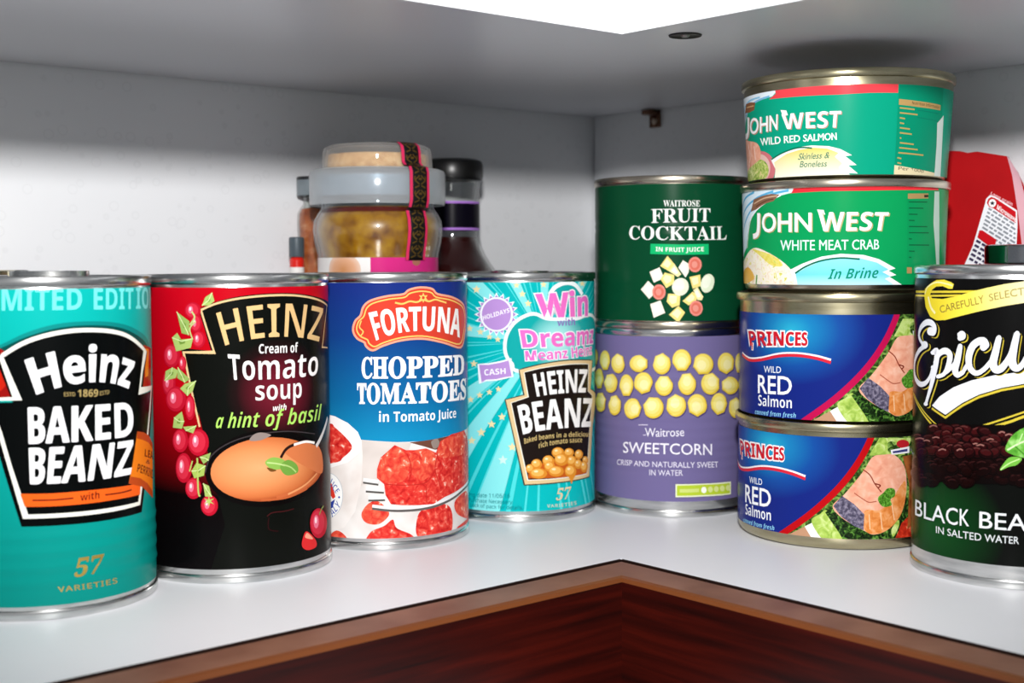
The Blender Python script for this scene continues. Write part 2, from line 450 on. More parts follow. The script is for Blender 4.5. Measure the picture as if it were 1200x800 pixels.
# wooden face frame below the lower shelf
def wood(name, axis):
    m, nt, p = base_mat(name, .30, 0, .5)
    tc = nt.nodes.new('ShaderNodeTexCoord'); mp = nt.nodes.new('ShaderNodeMapping')
    mp.inputs['Scale'].default_value = (14, 260, 260) if axis == 'x' else (260, 14, 260)
    nt.links.new(tc.outputs['Object'], mp.inputs[0])
    n = nt.nodes.new('ShaderNodeTexNoise'); n.inputs['Scale'].default_value = 1; n.inputs['Detail'].default_value = 5; n.inputs['Distortion'].default_value = .3
    nt.links.new(mp.outputs[0], n.inputs['Vector'])
    r = ramp(nt, [(.25, '#150201'), (.5, '#330602'), (.75, '#4a0d04')]); nt.links.new(n.outputs[0], r.inputs[0]); nt.links.new(r.outputs[0], p.inputs['Base Color'])
    return m
G, WD, DR = 1.6, 19.0, 62.0                                          # gap to the shelf, depth and drop of the frame
LEDGE = obj_noise('lit_brown_ledge', 40, [(.3, '#6e4738'), (.7, '#8c6350')], .5, 0, 5, (1, 1, 1), spec=.3)  # same wood as the face; flash light on the ledge painted as lighter brown
def rail(name, axis):
    prof = [(G, -.4), (WD-2.2, -.4), (WD-.8, -.9), (WD, -2.2), (WD, -DR), (G, -DR)]
    v = []
    for o, z in prof:
        if axis == 'x': v += [(FAR, INY-o, z), (INX-o, INY-o, z)]
        else: v += [(INX-o, FAR, z), (INX-o, INY-o, z)]
    k = len(prof); f = [(2*i, 2*i+1, 2*((i+1) % k)+1, 2*((i+1) % k)) for i in range(k)]+[tuple(2*i for i in range(k)), tuple(2*i+1 for i in reversed(range(k)))]
    mats = [wood('reddish_wood_'+axis, axis), mat('#6e3a16', .4, 0, .4, 'tan_wood_edge'), LEDGE]  # rounded edge in a lighter tan than the face
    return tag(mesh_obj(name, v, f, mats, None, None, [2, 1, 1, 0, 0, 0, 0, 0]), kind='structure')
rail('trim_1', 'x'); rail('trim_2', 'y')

# ------------------------------------------------------------------ cans
def metal_can(root, R, H, m, ring=True, seam=.4, z_lab=(4, 106), drawn=False, top_r=None, bot_r=None):
    rb, rt_ = bot_r or R, top_r or R
    if drawn:
        body = [(0, 1.2), (rb-6, 1.2), (rb-5, .2), (rb-3.6, 0), (rb-1.6, .9), (rb-.5, 2.6), (rb-.2, 4.6), (rt_-.2, H-8), (rt_-.2, H-3.4), (rt_-.6, H-3.2)]
        lathe('body', body, m, root)
    else:
        lathe('body', [(R-.6, 2.6), (R-.25, 3.2), (R-.25, H-3.4), (R-.6, H-2.6)], m, root)
        lathe('base_rim', [(0, 2.6), (R-5, 2.6), (R-3.5, 1.2), (R-2.2, 1.2), (R-1.6, 0), (R-.1, 0), (R+seam-.1, .4), (R+seam, 1), (R+seam, 2.4), (R+seam-.2, 3), (R-.3, 3.3)], m, root)
    T = rt_+seam
    lathe('lid', [(rt_-.4, H-3.6), (T-.2, H-3.2), (T, H-2.7), (T, H-.9), (T-.25, H-.25), (T-.9, H), (T-1.7, H-.2), (T-2.0, H-.9), (T-2.3, H-4.2), (T-4, H-4.6), (T-5.2, H-3.8), (rt_*.78, H-3.8), (rt_*.74, H-4.4), (rt_*.70, H-3.8), (0, H-3.8)], m, root)
def ring_pull(root, art_dir, H, off, lift, th):                          # flat tab with a finger hole on the lid
    n = 26; o, i = [], []
    for k in range(n):
        a = 2*pi*k/n; o.append((13.5*cos(a)*(1 if cos(a) > 0 else 1.0), 10.5*sin(a))); i.append((4+6.6*cos(a), 6.6*sin(a)))
    v = [(x, y, 0) for x, y in o]+[(x, y, 0) for x, y in i]+[(x, y, th) for x, y in o]+[(x, y, th) for x, y in i]
    f = []
    for k in range(n):
        j = (k+1) % n
        f += [(k, j, n+j, n+k), (2*n+k, 3*n+k, 3*n+j, 2*n+j), (k, 2*n+k, 2*n+j, j), (n+k, n+j, 3*n+j, 3*n+k)]
    t = mesh_obj('ring_pull', v, f, TIN, root, 35)
    t.matrix_local = Matrix.Translation((off[0]*MM, off[1]*MM, (H-3.6+lift)*MM)) @ Matrix.Rotation(math.atan2(art_dir[1], art_dir[0]), 4, 'Z')
    rv = lathe('rivet', [(0, .4), (2.2, .3), (2.6, 0), (2.6, -lift-th)], TIN, t, 20); rv.location = (-9*MM, 0, th*MM)

def bean(A, x, y, rx, ry, cols, rot=0):
    A.ell(x, y, rx, ry, cols[0], rot); A.ell(x-rx*.12, y-ry*.15, rx*.74, ry*.70, cols[1], rot, 16); A.ell(x-rx*.3, y-ry*.38, rx*.26, ry*.2, cols[2], rot, 10)

R0 = 36.1
# ---- green baked beans can, front
C = (-161.6, 446.0)
can = thing('food_can', 'turquoise baked beans can with black shield label and orange band', 'can', *C, group='tall cans in the front row')
metal_can(can, R0, 110.6, TIN)
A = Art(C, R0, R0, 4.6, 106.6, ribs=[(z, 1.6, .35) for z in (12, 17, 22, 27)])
A.base(ink_lin('turquoise_falloff_print', (0, 106), (0, 5), [(0, '#0aa8a1'), (1, '#078279')]))  # turquoise print with the flash falloff painted in, darker towards the base
fA, fB, fC = (0, 320, 5), (0, 460, 5), (0, 600, 3)
A.frame(*fA)
PALE = '#6fdedb'
A.text('LIMITED', 'bs', [(-125, 218), (480, 212)], [(-125, 84), (480, 88)], PALE)
A.text('EDIT', 'bs', [(550, 212), (782, 210)], [(550, 88), (782, 86)], PALE)
A.text('ION', 'bs', [(797, 209), (888, 205)], [(797, 86), (888, 84)], PALE)
A.poly([(-200, 500), (0, 420), (150, 350), (320, 300), (500, 282), (680, 290), (800, 330), (868, 400), (868, 500), (400, 500)], '#0b7f7b', True)
A.poly([(-200, 520), (0, 440), (150, 375), (320, 325), (500, 305), (680, 314), (790, 355), (862, 425), (862, 520), (400, 520)], '#064642', True)
A.poly([(-330, 560), (-150, 480), (0, 440), (60, 480), (95, 620), (110, 720), (-70, 735), (-330, 760)], '#8c0f0c')
A.ell(-20, 620, 60, 75, '#b8200f'); A.ell(-30, 600, 25, 30, '#e2541f')
A.poly([(840, 420), (884, 440), (884, 660), (820, 680)], '#a81810'); A.poly([(850, 440), (872, 445), (868, 600), (850, 610)], '#e87a18')
LOGO = [(5, 488), (130, 413), (260, 367), (400, 340), (530, 333), (660, 342), (760, 375), (850, 455), (832, 570), (818, 690), (886, 670)]
q = [A.P(p) for p in LOGO]; top = catmull(q[:8], False, 6)
A.frame(*fB)
low = [A.P(p) for p in [(872, 160), (846, 400), (815, 648), (660, 684), (480, 708), (320, 720), (150, 726), (60, 440), (0, 235)]]
A.frame(*fA)
lft = [A.P((-72, 738)), A.P((102, 735))]
outl = top+q[8:]+low+lft
cx_, cy_ = sum(p[0] for p in outl)/len(outl), sum(p[1] for p in outl)/len(outl)
A.uvpoly([(cx_+(p[0]-cx_)*1.07, cy_+(p[1]-cy_)*1.055-.6) for p in outl], '#050707')
A.uvstroke(outl, 1.35, '#efeee2', True)
A.text('Heinz', 'bs', [(216, 706), (525, 634), (752, 672)], [(148, 512), (525, 432), (800, 476)], '#f4f4f6', .015)
A.text('1869', 'bs', [(455, 724), (575, 722)], [(455, 682), (575, 680)], '#a38f5c')
A.text('ESTD', 's', [(375, 720), (440, 720)], [(375, 698), (440, 697)], '#a38f5c', .01); A.text('ESTD', 's', [(585, 715), (640, 706)], [(585, 692), (640, 684)], '#a38f5c', .01)
A.frame(*fB)
A.text('BAKED', 'bs', [(172, 298), (470, 284), (782, 250)], [(166, 88), (470, 78), (775, 54)], '#f4f4f6', fat=.2)
A.text('BEANZ', 'bs', [(180, 534), (450, 521), (770, 474)], [(172, 325), (480, 311), (780, 277)], '#f4f4f6', fat=.2)
A.poly([(118, 592), (300, 590), (500, 574), (660, 556), (822, 528), (820, 596), (660, 628), (500, 650), (300, 665), (146, 668)], '#ee5f1c')
A.text('with', 'bs', [(470, 634), (582, 618)], [(470, 592), (582, 576)], '#5a1a10')
A.stroke([(190, 630), (310, 628), (430, 617)], .5, '#5a1a10'); A.stroke([(615, 598), (710, 585), (770, 568)], .5, '#5a1a10')
A.poly([(803, 226), (840, 232), (870, 250), (892, 300), (893, 618), (870, 590), (830, 550), (752, 533), (775, 420)], '#ea7c1a')
A.poly([(803, 226), (840, 232), (870, 250), (892, 300), (892, 330), (868, 292), (835, 276), (800, 268)], '#b8481a')
A.poly([(763, 490), (820, 500), (862, 530), (893, 580), (893, 618), (870, 590), (830, 550), (752, 533)], '#b8481a')
A.text('LEA', 'bs', [(845, 372), (893, 392)], [(848, 330), (893, 345)], '#5a1a10')
A.text('&', 's', [(852, 412), (876, 420)], [(856, 388), (880, 396)], '#5a1a10')
A.text('PERRINS', 'bs', [(800, 462), (893, 505)], [(808, 415), (893, 452)], '#5a1a10')
A.frame(*fC)
GOLD = foil('#c9ad56')
A.text('57', 'seri', [(260, 228), (352, 210)], [(272, 166), (364, 150)], GOLD, .01)
A.text('VARIETIES', 's', [(205, 280), (310, 268), (412, 248)], [(203, 262), (308, 250), (410, 230)], GOLD, .015, None, 1.2)
A.build('label', can)
W1 = A.n0
ring_pull(can, C2W(1+BCX, .2+BCY), 110.6, (3, 1), 3.3, 1.9)

# ---- tomato soup can
C = (-106.4, 493.8)
can = thing('food_can', 'red and black tomato soup can with a bowl of orange soup on its label', 'can', *C, group='tall cans in the front row')
metal_can(can, R0, 110.5, TIN)
A = Art(C, R0, R0, 5.2, 106.0)
A.base(ink_lin('red_to_black_print', A.uv((230, 330)), A.uv((222, 620)), [(0, '#b80418'), (.45, '#ae0312'), (.66, '#7c020a'), (.86, '#0a0405'), (1, '#070506')]))
fA, fB = (180, 320, 4.445), (180, 480, 4.445)
A.frame(*fA)
c0 = A.P((660, 610)); e1 = A.P((860, 610)); e2 = A.P((660, 330))
PAN = ink_rad('maroon_glow_print', c0, abs(e1[0]-c0[0]), abs(e2[1]-c0[1]), [(0, '#782030'), (.4, '#5c1522'), (.8, '#1e0d0e'), (1, '#0b0d0a')])
o = [(234, 186), (330, 148), (450, 120), (600, 105), (740, 105), (850, 123), (925, 155)]
qq = catmull([A.P(p) for p in o], False)+[(A.P((925, 155))[0]+8, A.P((925, 155))[1]), (A.P((925, 155))[0]+8, 5.3)]
A.frame(*fB); b = [A.P((300, 860)), A.P((372, 600)), A.P((235, 20))]
A.frame(*fA); l = [A.P((232, 790)), A.P((142, 388)), A.P((300, 405))]
A.uvpoly(qq+[(b[0][0], 5.3)]+b[1:]+l, PAN)
LINE = '#d9b988'
A.stroke([(246, 192), (330, 157), (450, 131), (600, 116), (740, 116), (850, 136), (905, 170)], .75, LINE)
A.stroke([(246, 190), (280, 300), (316, 412), (156, 412), (195, 600), (240, 800)], .7, LINE, smooth=False)
A.stroke([(902, 168), (890, 280), (878, 385), (906, 388)], .6, LINE, smooth=False)
A.text('HEINZ', 'bs', [(372, 380), (640, 334), (862, 360)], [(322, 206), (640, 156), (886, 182)], '#dcb67e', -.012)
A.text('Cream of', 'bs', [(548, 418), (752, 412)], [(548, 370), (752, 362)], '#f4f0ee', -.005)
A.text('Tomato', 'bs', [(398, 556), (630, 552), (855, 530)], [(385, 420), (630, 424), (860, 400)], '#f6f2f0', -.008)
A.text('soup', 'bs', [(530, 663), (772, 648)], [(530, 562), (772, 545)], '#f6f2f0', -.008)
A.text('with', 'bsi', [(622, 718), (692, 712)], [(622, 688), (692, 680)], '#f0ecea')
A.frame(*fB)
A.text('a hint of basil', 'bsi', [(322, 96), (600, 86), (872, 52)], [(332, 22), (605, 4), (876, -28)], '#a9da63', -.01)
A.ell(585, 305, 318, 200, '#090606', -5, 40)
A.stroke([(268, 330), (300, 240), (400, 170), (540, 128), (700, 112), (840, 125)], .4, '#3a3436')
c0 = A.P((560, 300)); e1 = A.P((860, 300)); e2 = A.P((560, 130))
A.ell(588, 310, 292, 166, ink_rad('soup_print', c0, abs(e1[0]-c0[0]), abs(e2[1]-c0[1]), [(0, '#e2a06e'), (.55, '#d98a55'), (.9, '#c56a3a'), (1.1, '#a8502a')]), -5, 40)
A.stroke([(640, 455), (740, 425), (830, 370), (870, 300)], 1.2, '#bf6238'); A.stroke([(700, 440), (790, 390), (850, 330)], .7, '#dd9460'); A.stroke([(560, 470), (690, 458), (800, 410)], .7, '#b85c32')
A.poly([(680, 215), (725, 182), (790, 165), (850, 180), (878, 240), (876, 330), (800, 300), (730, 260)], '#cd7446', True)
A.stroke([(662, 250), (690, 205), (735, 180), (795, 164), (852, 182)], 1.1, '#2a1714'); A.stroke([(730, 182), (790, 166), (838, 172)], .9, '#f3ece6')
A.stroke([(846, 190), (868, 150), (890, 95), (905, 40)], 1.6, '#d9d4d0')
A.poly([(500, 160), (520, 130), (560, 118), (610, 130), (590, 145), (550, 160)], '#8b7d78', True)
A.poly([(580, 275), (620, 247), (680, 262), (690, 300), (620, 310)], '#86b04f', True); A.poly([(660, 290), (700, 260), (745, 285), (750, 325), (700, 342), (670, 325)], '#6c9a3f', True)
A.stroke([(590, 275), (640, 280), (685, 290)], .5, '#b9d488'); A.stroke([(675, 285), (715, 300), (742, 325)], .5, '#a8c774'); A.poly([(590, 300), (640, 315), (610, 322)], '#6e4a22', True)
A.stroke([(590, 555), (620, 535), (680, 528), (730, 515)], .4, '#3c1416'); A.stroke([(600, 560), (600, 620), (650, 632)], .35, '#2a0d10')
def tom(x, y, rx, ry, rot=0):
    A.ell(x, y, rx, ry, '#b3122a', rot); A.ell(x-rx*.1, y-ry*.05, rx*.78, ry*.8, '#c92a40', rot, 16); A.ell(x-rx*.28, y-ry*.1, rx*.3, ry*.45, '#e2718a', rot, 14); A.ell(x-rx*.32, y-ry*.2, rx*.13, ry*.22, '#f6d3d8', rot, 10)
def leaf(pts, c1='#9fb765', c2='#6f8d3d'):
    A.poly(pts, c1); m_ = (sum(p[0] for p in pts)/len(pts), sum(p[1] for p in pts)/len(pts))
    A.poly([((p[0]+m_[0]*2)/3, (p[1]+m_[1]*2)/3) for p in pts], c2); A.stroke([pts[0], m_, pts[len(pts)//2]], .35, '#c8d898', False)
A.frame(*fA)
for t in [(205, 195, 42, 44), (222, 262, 30, 48), (236, 345, 34, 44), (96, 430, 42, 62), (152, 470, 20, 40), (82, 570, 34, 70), (118, 655, 52, 66), (192, 700, 26, 66)]: tom(*t)
leaf([(253, 168), (270, 125), (305, 101), (318, 145), (290, 168)]); leaf([(122, 200), (188, 250), (185, 322), (148, 312)], '#8fa95a'); leaf([(98, 335), (125, 310), (145, 345), (207, 340), (195, 388), (120, 407)])
leaf([(60, 560), (65, 510), (100, 490), (130, 505), (118, 545)]); leaf([(128, 490), (190, 550), (165, 570), (125, 545)], '#8fa95a'); leaf([(222, 560), (206, 612), (178, 638), (140, 600), (165, 575)])
A.stroke([(190, 270), (215, 230), (200, 200)], .6, '#b5c47e'); A.stroke([(205, 345), (190, 290), (220, 250)], .5, '#b5c47e')
A.frame(*fB)
for t in [(142, 160, 40, 62), (235, 170, 54, 70), (160, 302, 42, 78, 0), (210, 408, 42, 56), (292, 497, 44, 54), (855, 590, 44, 78)]: tom(*t)
leaf([(110, 40), (150, 8), (162, 60), (150, 98), (104, 92)]); leaf([(225, 82), (208, 122), (170, 108), (155, 88)]); leaf([(242, 245), (300, 222), (288, 262), (262, 282)], '#8fa95a'); leaf([(200, 318), (225, 275), (272, 290), (264, 342), (214, 356)], '#9db857')
leaf([(260, 382), (290, 395), (305, 452), (270, 450)]); A.star(290, 475, 30, '#a9bd62', 6, .3); A.stroke([(230, 250), (235, 420), (245, 450)], .6, '#a9bd62'); A.stroke([(205, 265), (190, 320)], .5, '#a9bd62', False)
A.poly([(770, 680), (792, 632), (838, 675), (842, 712), (800, 730), (772, 715)], '#cf2a2c', True); A.poly([(786, 665), (796, 640), (826, 672)], '#e89a80', True); A.stroke([(858, 545), (868, 520), (880, 500)], .6, '#7d9148')
A.build('label', can)

# ---- chopped tomatoes can
C = (-55.0, 546.5)
can = thing('food_can', 'blue chopped tomatoes can with a red banner and a forkful of tomato', 'can', *C, group='tall cans in the front row')
metal_can(can, R0, 110.3, TIN)
A = Art(C, R0, R0, 4.8, 106.6)
fA, fB = (380, 330, 4.706), (380, 480, 4.706)
A.frame(*fA)
A.base(ink_lin('blue_print', A.P((400, 0)), A.P((400, 860)), [(0, '#192c7a'), (.35, '#143e84'), (.75, '#10669c'), (1, '#1487b6')]))
TOM = ink_noise('tomato_print', 42, [(.28, '#a81a1a'), (.42, '#cc2b28'), (.56, '#dc4438'), (.66, '#e87866'), (.71, '#fbdccb')], 4, .6)
TOM2 = ink_noise('tomato_orange_print', 36, [(.3, '#c42a28'), (.48, '#dc4a38'), (.62, '#e6694e'), (.7, '#f9cdb6')], 4, .6)
A.frame(*fB)
A.poly([(-190, 165), (0, 165), (205, 165), (400, 178), (560, 172), (660, 150), (740, 125), (830, 92), (830, 745), (400, 790), (-190, 790)], ink_noise('plate_print', 8, [(.3, '#cfc8c3'), (.7, '#e9e5e2')], 2))
A.poly([(205, 168), (400, 180), (480, 182), (430, 330), (200, 420)], ink_noise('cream_print', 6, [(.3, '#c9bfb9'), (.7, '#dcd3cd')], 2))
A.poly([(470, 180), (600, 163), (750, 122), (740, 200), (610, 220), (560, 205)], '#6a4436')
A.poly([(590, 175), (625, 160), (635, 195), (605, 215)], '#8f8078', True)
A.poly([(-190, 20), (0, 20), (60, 36), (130, 72), (185, 122), (207, 175), (212, 260), (205, 400), (170, 560), (110, 650), (40, 668), (-190, 660)], ink_noise('cup_print', 7, [(.3, '#d8cec8'), (.7, '#f0ece9')], 2))
A.poly([(-190, 18), (0, 25), (60, 36), (130, 72), (185, 122), (206, 175), (195, 235), (130, 290), (40, 318), (-190, 320)], '#f3f1f0')
A.poly([(-150, 60), (10, 72), (60, 98), (130, 165), (152, 212), (105, 262), (40, 295), (-150, 300)], TOM, True)
A.ell(20, 472, 82, 124, '#f4f4f2', 0, 30); A.stroke([(20+82*cos(t), 472+124*sin(t)) for t in (2*pi*i/20 for i in range(20))], .25, '#b9c0c8', True, True)
A.poly([(-10, 400), (40, 405), (52, 440), (62, 480), (48, 492), (20, 450)], '#d8392a'); A.poly([(20, 520), (60, 492), (46, 540), (25, 548)], '#2a3f9a'); A.poly([(8, 450), (40, 488), (12, 510)], '#e6e3e0')
A.text('UCE', 'bs', [(28, 414), (64, 462)], [(44, 376), (88, 446)], '#2e4aa6', -.02); A.text('ALY', 'bs', [(44, 594), (94, 528)], [(28, 556), (70, 498)], '#2e4aa6', -.02); A.ell(82, 482, 5, 6, '#2e4aa6')
A.poly([(205, 575), (240, 520), (290, 502), (340, 540), (356, 582), (300, 630), (230, 622)], TOM2, True)
A.poly([(230, 748), (255, 675), (330, 640), (378, 605), (400, 652), (480, 688), (508, 732), (480, 755), (350, 765)], TOM, True)
A.poly([(508, 620), (530, 560), (600, 522), (680, 525), (706, 580), (700, 670), (640, 722), (560, 735), (510, 690)], TOM, True)
A.poly([(28, 745), (35, 690), (70, 665), (112, 690), (142, 745), (80, 760)], TOM2, True); A.poly([(722, 500), (785, 450), (800, 590), (740, 580)], TOM2, True); A.poly([(735, 645), (795, 590), (800, 690), (745, 695)], TOM, True)
A.poly([(510, 735), (560, 690), (600, 722), (560, 742)], '#e8b9b4', True)
for pts, w in (([(215, 385), (300, 397)], 2.2), ([(230, 433), (330, 440)], 2.4), ([(243, 484), (335, 482)], 2.2)):
    A.stroke(pts, w, '#55524f', False, off=(0, 6)); A.stroke(pts, w*.7, '#e3e2e2', False)
A.stroke([(265, 532), (400, 545), (560, 532), (680, 492), (770, 424), (800, 390)], 1.7, '#5e5a58', off=(0, 7)); A.stroke([(265, 530), (400, 542), (560, 529), (680, 489), (770, 421), (800, 386)], 1.2, '#e6e5e5')
A.poly([(290, 330), (312, 262), (388, 194), (450, 222), (500, 222), (560, 212), (615, 236), (640, 172), (700, 135), (770, 112), (798, 200), (795, 370), (740, 440), (660, 482), (600, 520), (520, 525), (430, 525), (368, 520), (338, 470), (330, 410), (290, 375)], TOM)
A.poly([(295, 335), (318, 268), (388, 200), (440, 235), (470, 300), (450, 380), (380, 405), (300, 380)], TOM2, True); A.poly([(480, 240), (560, 216), (610, 250), (600, 330), (540, 390), (480, 340)], TOM2, True)
A.poly([(625, 230), (650, 170), (720, 140), (765, 125), (770, 230), (700, 260), (640, 262)], TOM2, True); A.poly([(345, 440), (440, 415), (540, 420), (560, 500), (430, 518), (370, 505)], TOM, True)
for p in ([(455, 240), (480, 320), (465, 400)], [(340, 410), (450, 415), (560, 400), (610, 330)], [(625, 240), (610, 330), (640, 420)], [(560, 420), (565, 510)]): A.stroke(p, .35, '#b62822')
A.frame(*fA)
BN = [(165, 268), (176, 220), (205, 190), (222, 140), (262, 108), (350, 85), (438, 74), (470, 50), (530, 37), (592, 45), (622, 73), (700, 90), (755, 120), (772, 150), (778, 210), (772, 290), (750, 357), (650, 328), (540, 308), (420, 318), (320, 348), (268, 372), (236, 352), (226, 330), (186, 308)]
qb = catmull([A.P(p) for p in BN], True, 4); A.uvstroke(qb, 1.7, '#e9a184', True); A.uvpoly(qb, '#d3412f')
bx_, by_ = sum(p[0] for p in qb)/len(qb), sum(p[1] for p in qb)/len(qb)
A.uvstroke([(bx_+(p[0]-bx_)*.955, by_+(p[1]-by_)*.91) for p in qb], .55, '#f3c468', True)
A.text('FORTUNA', 'bs', [(288, 323), (520, 270), (745, 308)], [(245, 172), (520, 138), (752, 156)], '#f8f4f0', fat=.14)
A.stroke([(390, 115), (430, 122), (470, 108), (510, 112), (545, 96)], .7, '#f3c468'); A.stroke([(672, 116), (640, 106), (610, 98), (575, 108), (545, 96)], .7, '#f3c468'); A.star(545, 88, 28, '#f3c468', 6, .5); A.ell(545, 88, 8, 9, '#d3412f')
A.stroke([(205, 215), (195, 250), (215, 275), (200, 300)], .5, '#f3c468'); 
A.text('CHOPPED', 'bser', [(208, 530), (480, 528), (768, 506)], [(208, 420), (480, 416), (768, 404)], '#f6f6f8', .022)
A.text('TOMATOES', 'bser', [(186, 670), (480, 668), (778, 642)], [(183, 562), (480, 560), (778, 536)], '#f6f6f8', .022)
A.text('in Tomato Juice', 'bs', [(302, 772), (725, 748)], [(302, 716), (725, 698)], '#f2f6f8')
A.build('label', can)

# ---- turquoise prize-draw beans can
C = (2.2, 601.0)
can = thing('food_can', 'turquoise beanz can with sunburst rays, pink Win lettering and gold bean shield', 'can', *C, group='tall cans in the front row')
metal_can(can, R0, 109.8, TIN)
A = Art(C, R0, R0, 4.8, 105.6)
A.base('#06b4b6')
fA, fB, fC = (540, 315, 6.665), (540, 420, 6.665), (540, 500, 6.665)
A.frame(*fA)
c0 = A.P((640, 560))
def wedge(deg, hw, col, r0=2):
    a = math.radians(deg)
    A.uvpoly([(c0[0]+r*cos(a+h), c0[1]+r*sin(a+h)) for r, h in ((r0, -hw), (95, -hw), (95, hw), (r0, hw))], col)
def wang(x, y):
    p = A.P((x, y)); return math.degrees(math.atan2(p[1]-c0[1], p[0]-c0[0]))
rnd = random.Random(4)
for k in range(64): wedge(k*360/64+rnd.uniform(-2, 2), math.radians(rnd.uniform(.35, .8)), '#4ed6d8')
for x, y in ((425, 110), (112, 110), (60, 480), (60, 985), (60, 1345), (330, 1493), (655, 110), (945, 110)): wedge(wang(x, y), .075, '#86e2e2')
for x, y, r in ((125, 160, 34), (435, 128, 28), (480, 196, 30), (525, 270, 30), (645, 122, 28), (155, 492, 30), (225, 530, 26), (290, 550, 26), (72, 465, 28), (105, 740, 30), (945, 115, 26)): A.star(x, y, r, '#ecdba6')
A.frame(*fB)
for x, y, r in ((80, 320, 28), (150, 285, 28), (225, 262, 26), (295, 238, 26), (88, 640, 34), (162, 575, 36), (242, 512, 34), (322, 455, 32), (402, 690, 36)): A.star(x, y, r, '#ecdba6')
A.frame(*fC); A.star(330, 258, 40, '#c9ece2')
A.frame(*fA)
A.star(280, 355, 172, '#eef6fa', 20, .76); A.star(280, 355, 152, '#a886c4', 20, .84); A.ell(280, 355, 128, 134, '#f2f6fb', 0, 36); A.ell(280, 355, 113, 122, '#b58fd0', 0, 36)
A.text('HOLIDAYS', 'bs', [(178, 400), (382, 338)], [(172, 366), (378, 304)], '#f6f4fa')
A.poly([(690, 200), (740, 138), (820, 108), (890, 126), (945, 200), (900, 330), (700, 330)], '#1aa3a2', True); A.stroke([(690, 200), (740, 138), (820, 108), (890, 126), (945, 200)], 1.9, '#f2fafa')
BL = [(345, 610), (358, 520), (410, 430), (490, 372), (575, 350), (660, 385), (740, 392), (900, 388), (985, 358), (1034, 380), (1050, 480), (1052, 640), (1048, 760), (850, 810), (460, 800), (400, 740), (358, 680)]
A.poly(BL, ink_rad('turquoise_glow_print', A.P((760, 560)), 15, 13, [(0, '#c6eeec'), (.5, '#8fd8d6'), (1, '#12a5a3')]), True); A.stroke(BL, 1.5, '#f2fafa', True, True)
A.text('Win', 'bs', [(605, 376), (985, 362)], [(585, 200), (985, 172)], '#ec70c4', .02, (.035, '#f8f2f8'))
A.text('Dreamz', 'bs', [(485, 612), (1026, 578)], [(462, 478), (1030, 446)], '#ec70c4', .012, (.042, '#f8f2f8'))
A.text('with', 'bs', [(750, 445), (888, 438)], [(750, 394), (888, 382)], '#8a68b8')
A.text('Meanz Heinz', 'bs', [(506, 716), (1018, 666)], [(500, 640), (1015, 588)], '#ec70c4', .006, (.05, '#f8f2f8'))
A.frame(*fB)
FL = [(140, 45), (220, 42), (310, 25), (385, 5), (405, 140), (350, 150), (280, 166), (200, 170), (156, 192)]
A.poly(FL, '#b58fd0'); A.stroke(FL, .7, '#f2f6fb', False, True)
A.text('CASH', 'bs', [(188, 132), (352, 117)], [(184, 84), (350, 74)], '#f6f4fa')
def path(*seq):
    out = []
    for f_, pts, sm in seq:
        A.frame(*f_); q_ = [A.P(p) for p in pts]; out += catmull(q_, False, 5) if sm else q_
    return out
OU = path((fB, [(458, 88), (650, 42), (850, 15), (1018, 15)], True), (fB, [(1006, 240), (1045, 276), (1022, 520)], False), (fC, [(996, 385), (760, 430), (500, 448), (405, 20)], False), (fB, [(352, 322), (498, 285)], False))
A.uvstroke(OU, .9, '#3a3226', True); A.uvpoly(OU, '#dcc190')
IN = path((fB, [(496, 108), (650, 72), (850, 46), (990, 44)], True), (fB, [(986, 255), (1018, 290), (1000, 520)], False), (fC, [(976, 362), (760, 398), (526, 412), (440, 20)], False), (fB, [(396, 346), (530, 300)], False))
A.uvstroke(IN, .7, '#f4efe2', True); A.uvpoly(IN, '#1d1512')
A.frame(*fB)
A.text('HEINZ', 'bs', [(594, 294), (790, 268), (968, 262)], [(563, 124), (780, 92), (984, 86)], '#f6f4f2', .01)
A.text('BEANZ', 'bs', [(488, 590), (750, 545), (1006, 530)], [(443, 370), (740, 318), (1022, 312)], '#f6f4f2', fat=.16)
A.text('Baked beans in a delicious', 'bs', [(497, 666), (740, 618), (1002, 610)], [(492, 624), (740, 580), (1000, 572)], '#dcc07e', -.015)
A.text('rich tomato sauce', 'bs', [(608, 700), (780, 664), (942, 654)], [(605, 656), (780, 624), (942, 614)], '#dcc07e', -.015)
A.frame(*fC)
A.poly([(525, 400), (530, 320), (600, 290), (700, 270), (860, 260), (985, 290), (976, 360), (760, 396)], '#c05a1c')
BC = ('#d98a2c', '#efb257', '#fbe6b4')
for x, y, rx, ry in ((590, 290, 42, 40), (540, 325, 35, 35), (755, 200, 48, 42), (840, 200, 38, 35), (915, 215, 32, 38), (965, 260, 22, 32), (680, 265, 46, 44), (860, 265, 38, 42), (780, 255, 54, 48), (690, 308, 42, 40), (910, 290, 30, 38), (955, 310, 28, 45), (605, 362, 66, 42), (740, 345, 60, 42)): bean(A, x, y, rx, ry, BC)
A.poly([(832, 370), (888, 372), (872, 405), (857, 442), (846, 408)], '#d98a2c', True); bean(A, 850, 345, 45, 48, BC)
A.text('57', 'seri', [(738, 572), (838, 560)], [(752, 484), (854, 470)], '#dcc9a0', .005); A.text('VARIETIES', 's', [(672, 630), (785, 622), (896, 606)], [(670, 604), (783, 596), (894, 578)], '#cfd8c0', .01, None, 1.25)
TXT = '#0b8288'
A.text('Closing date 11/06/16', 's', [(8, 534), (385, 552)], [(8, 502), (385, 520)], TXT); A.text('No Purchase Necessary.', 's', [(20, 572), (410, 598)], [(20, 544), (410, 570)], TXT); A.text('See back of pack for details.', 's', [(20, 608), (485, 642)], [(20, 580), (485, 614)], TXT)
A.build('label', can)
ring_pull(can, C2W(1+BCX, .1+BCY), 109.8, (2, 0), 2.9, 1.2)

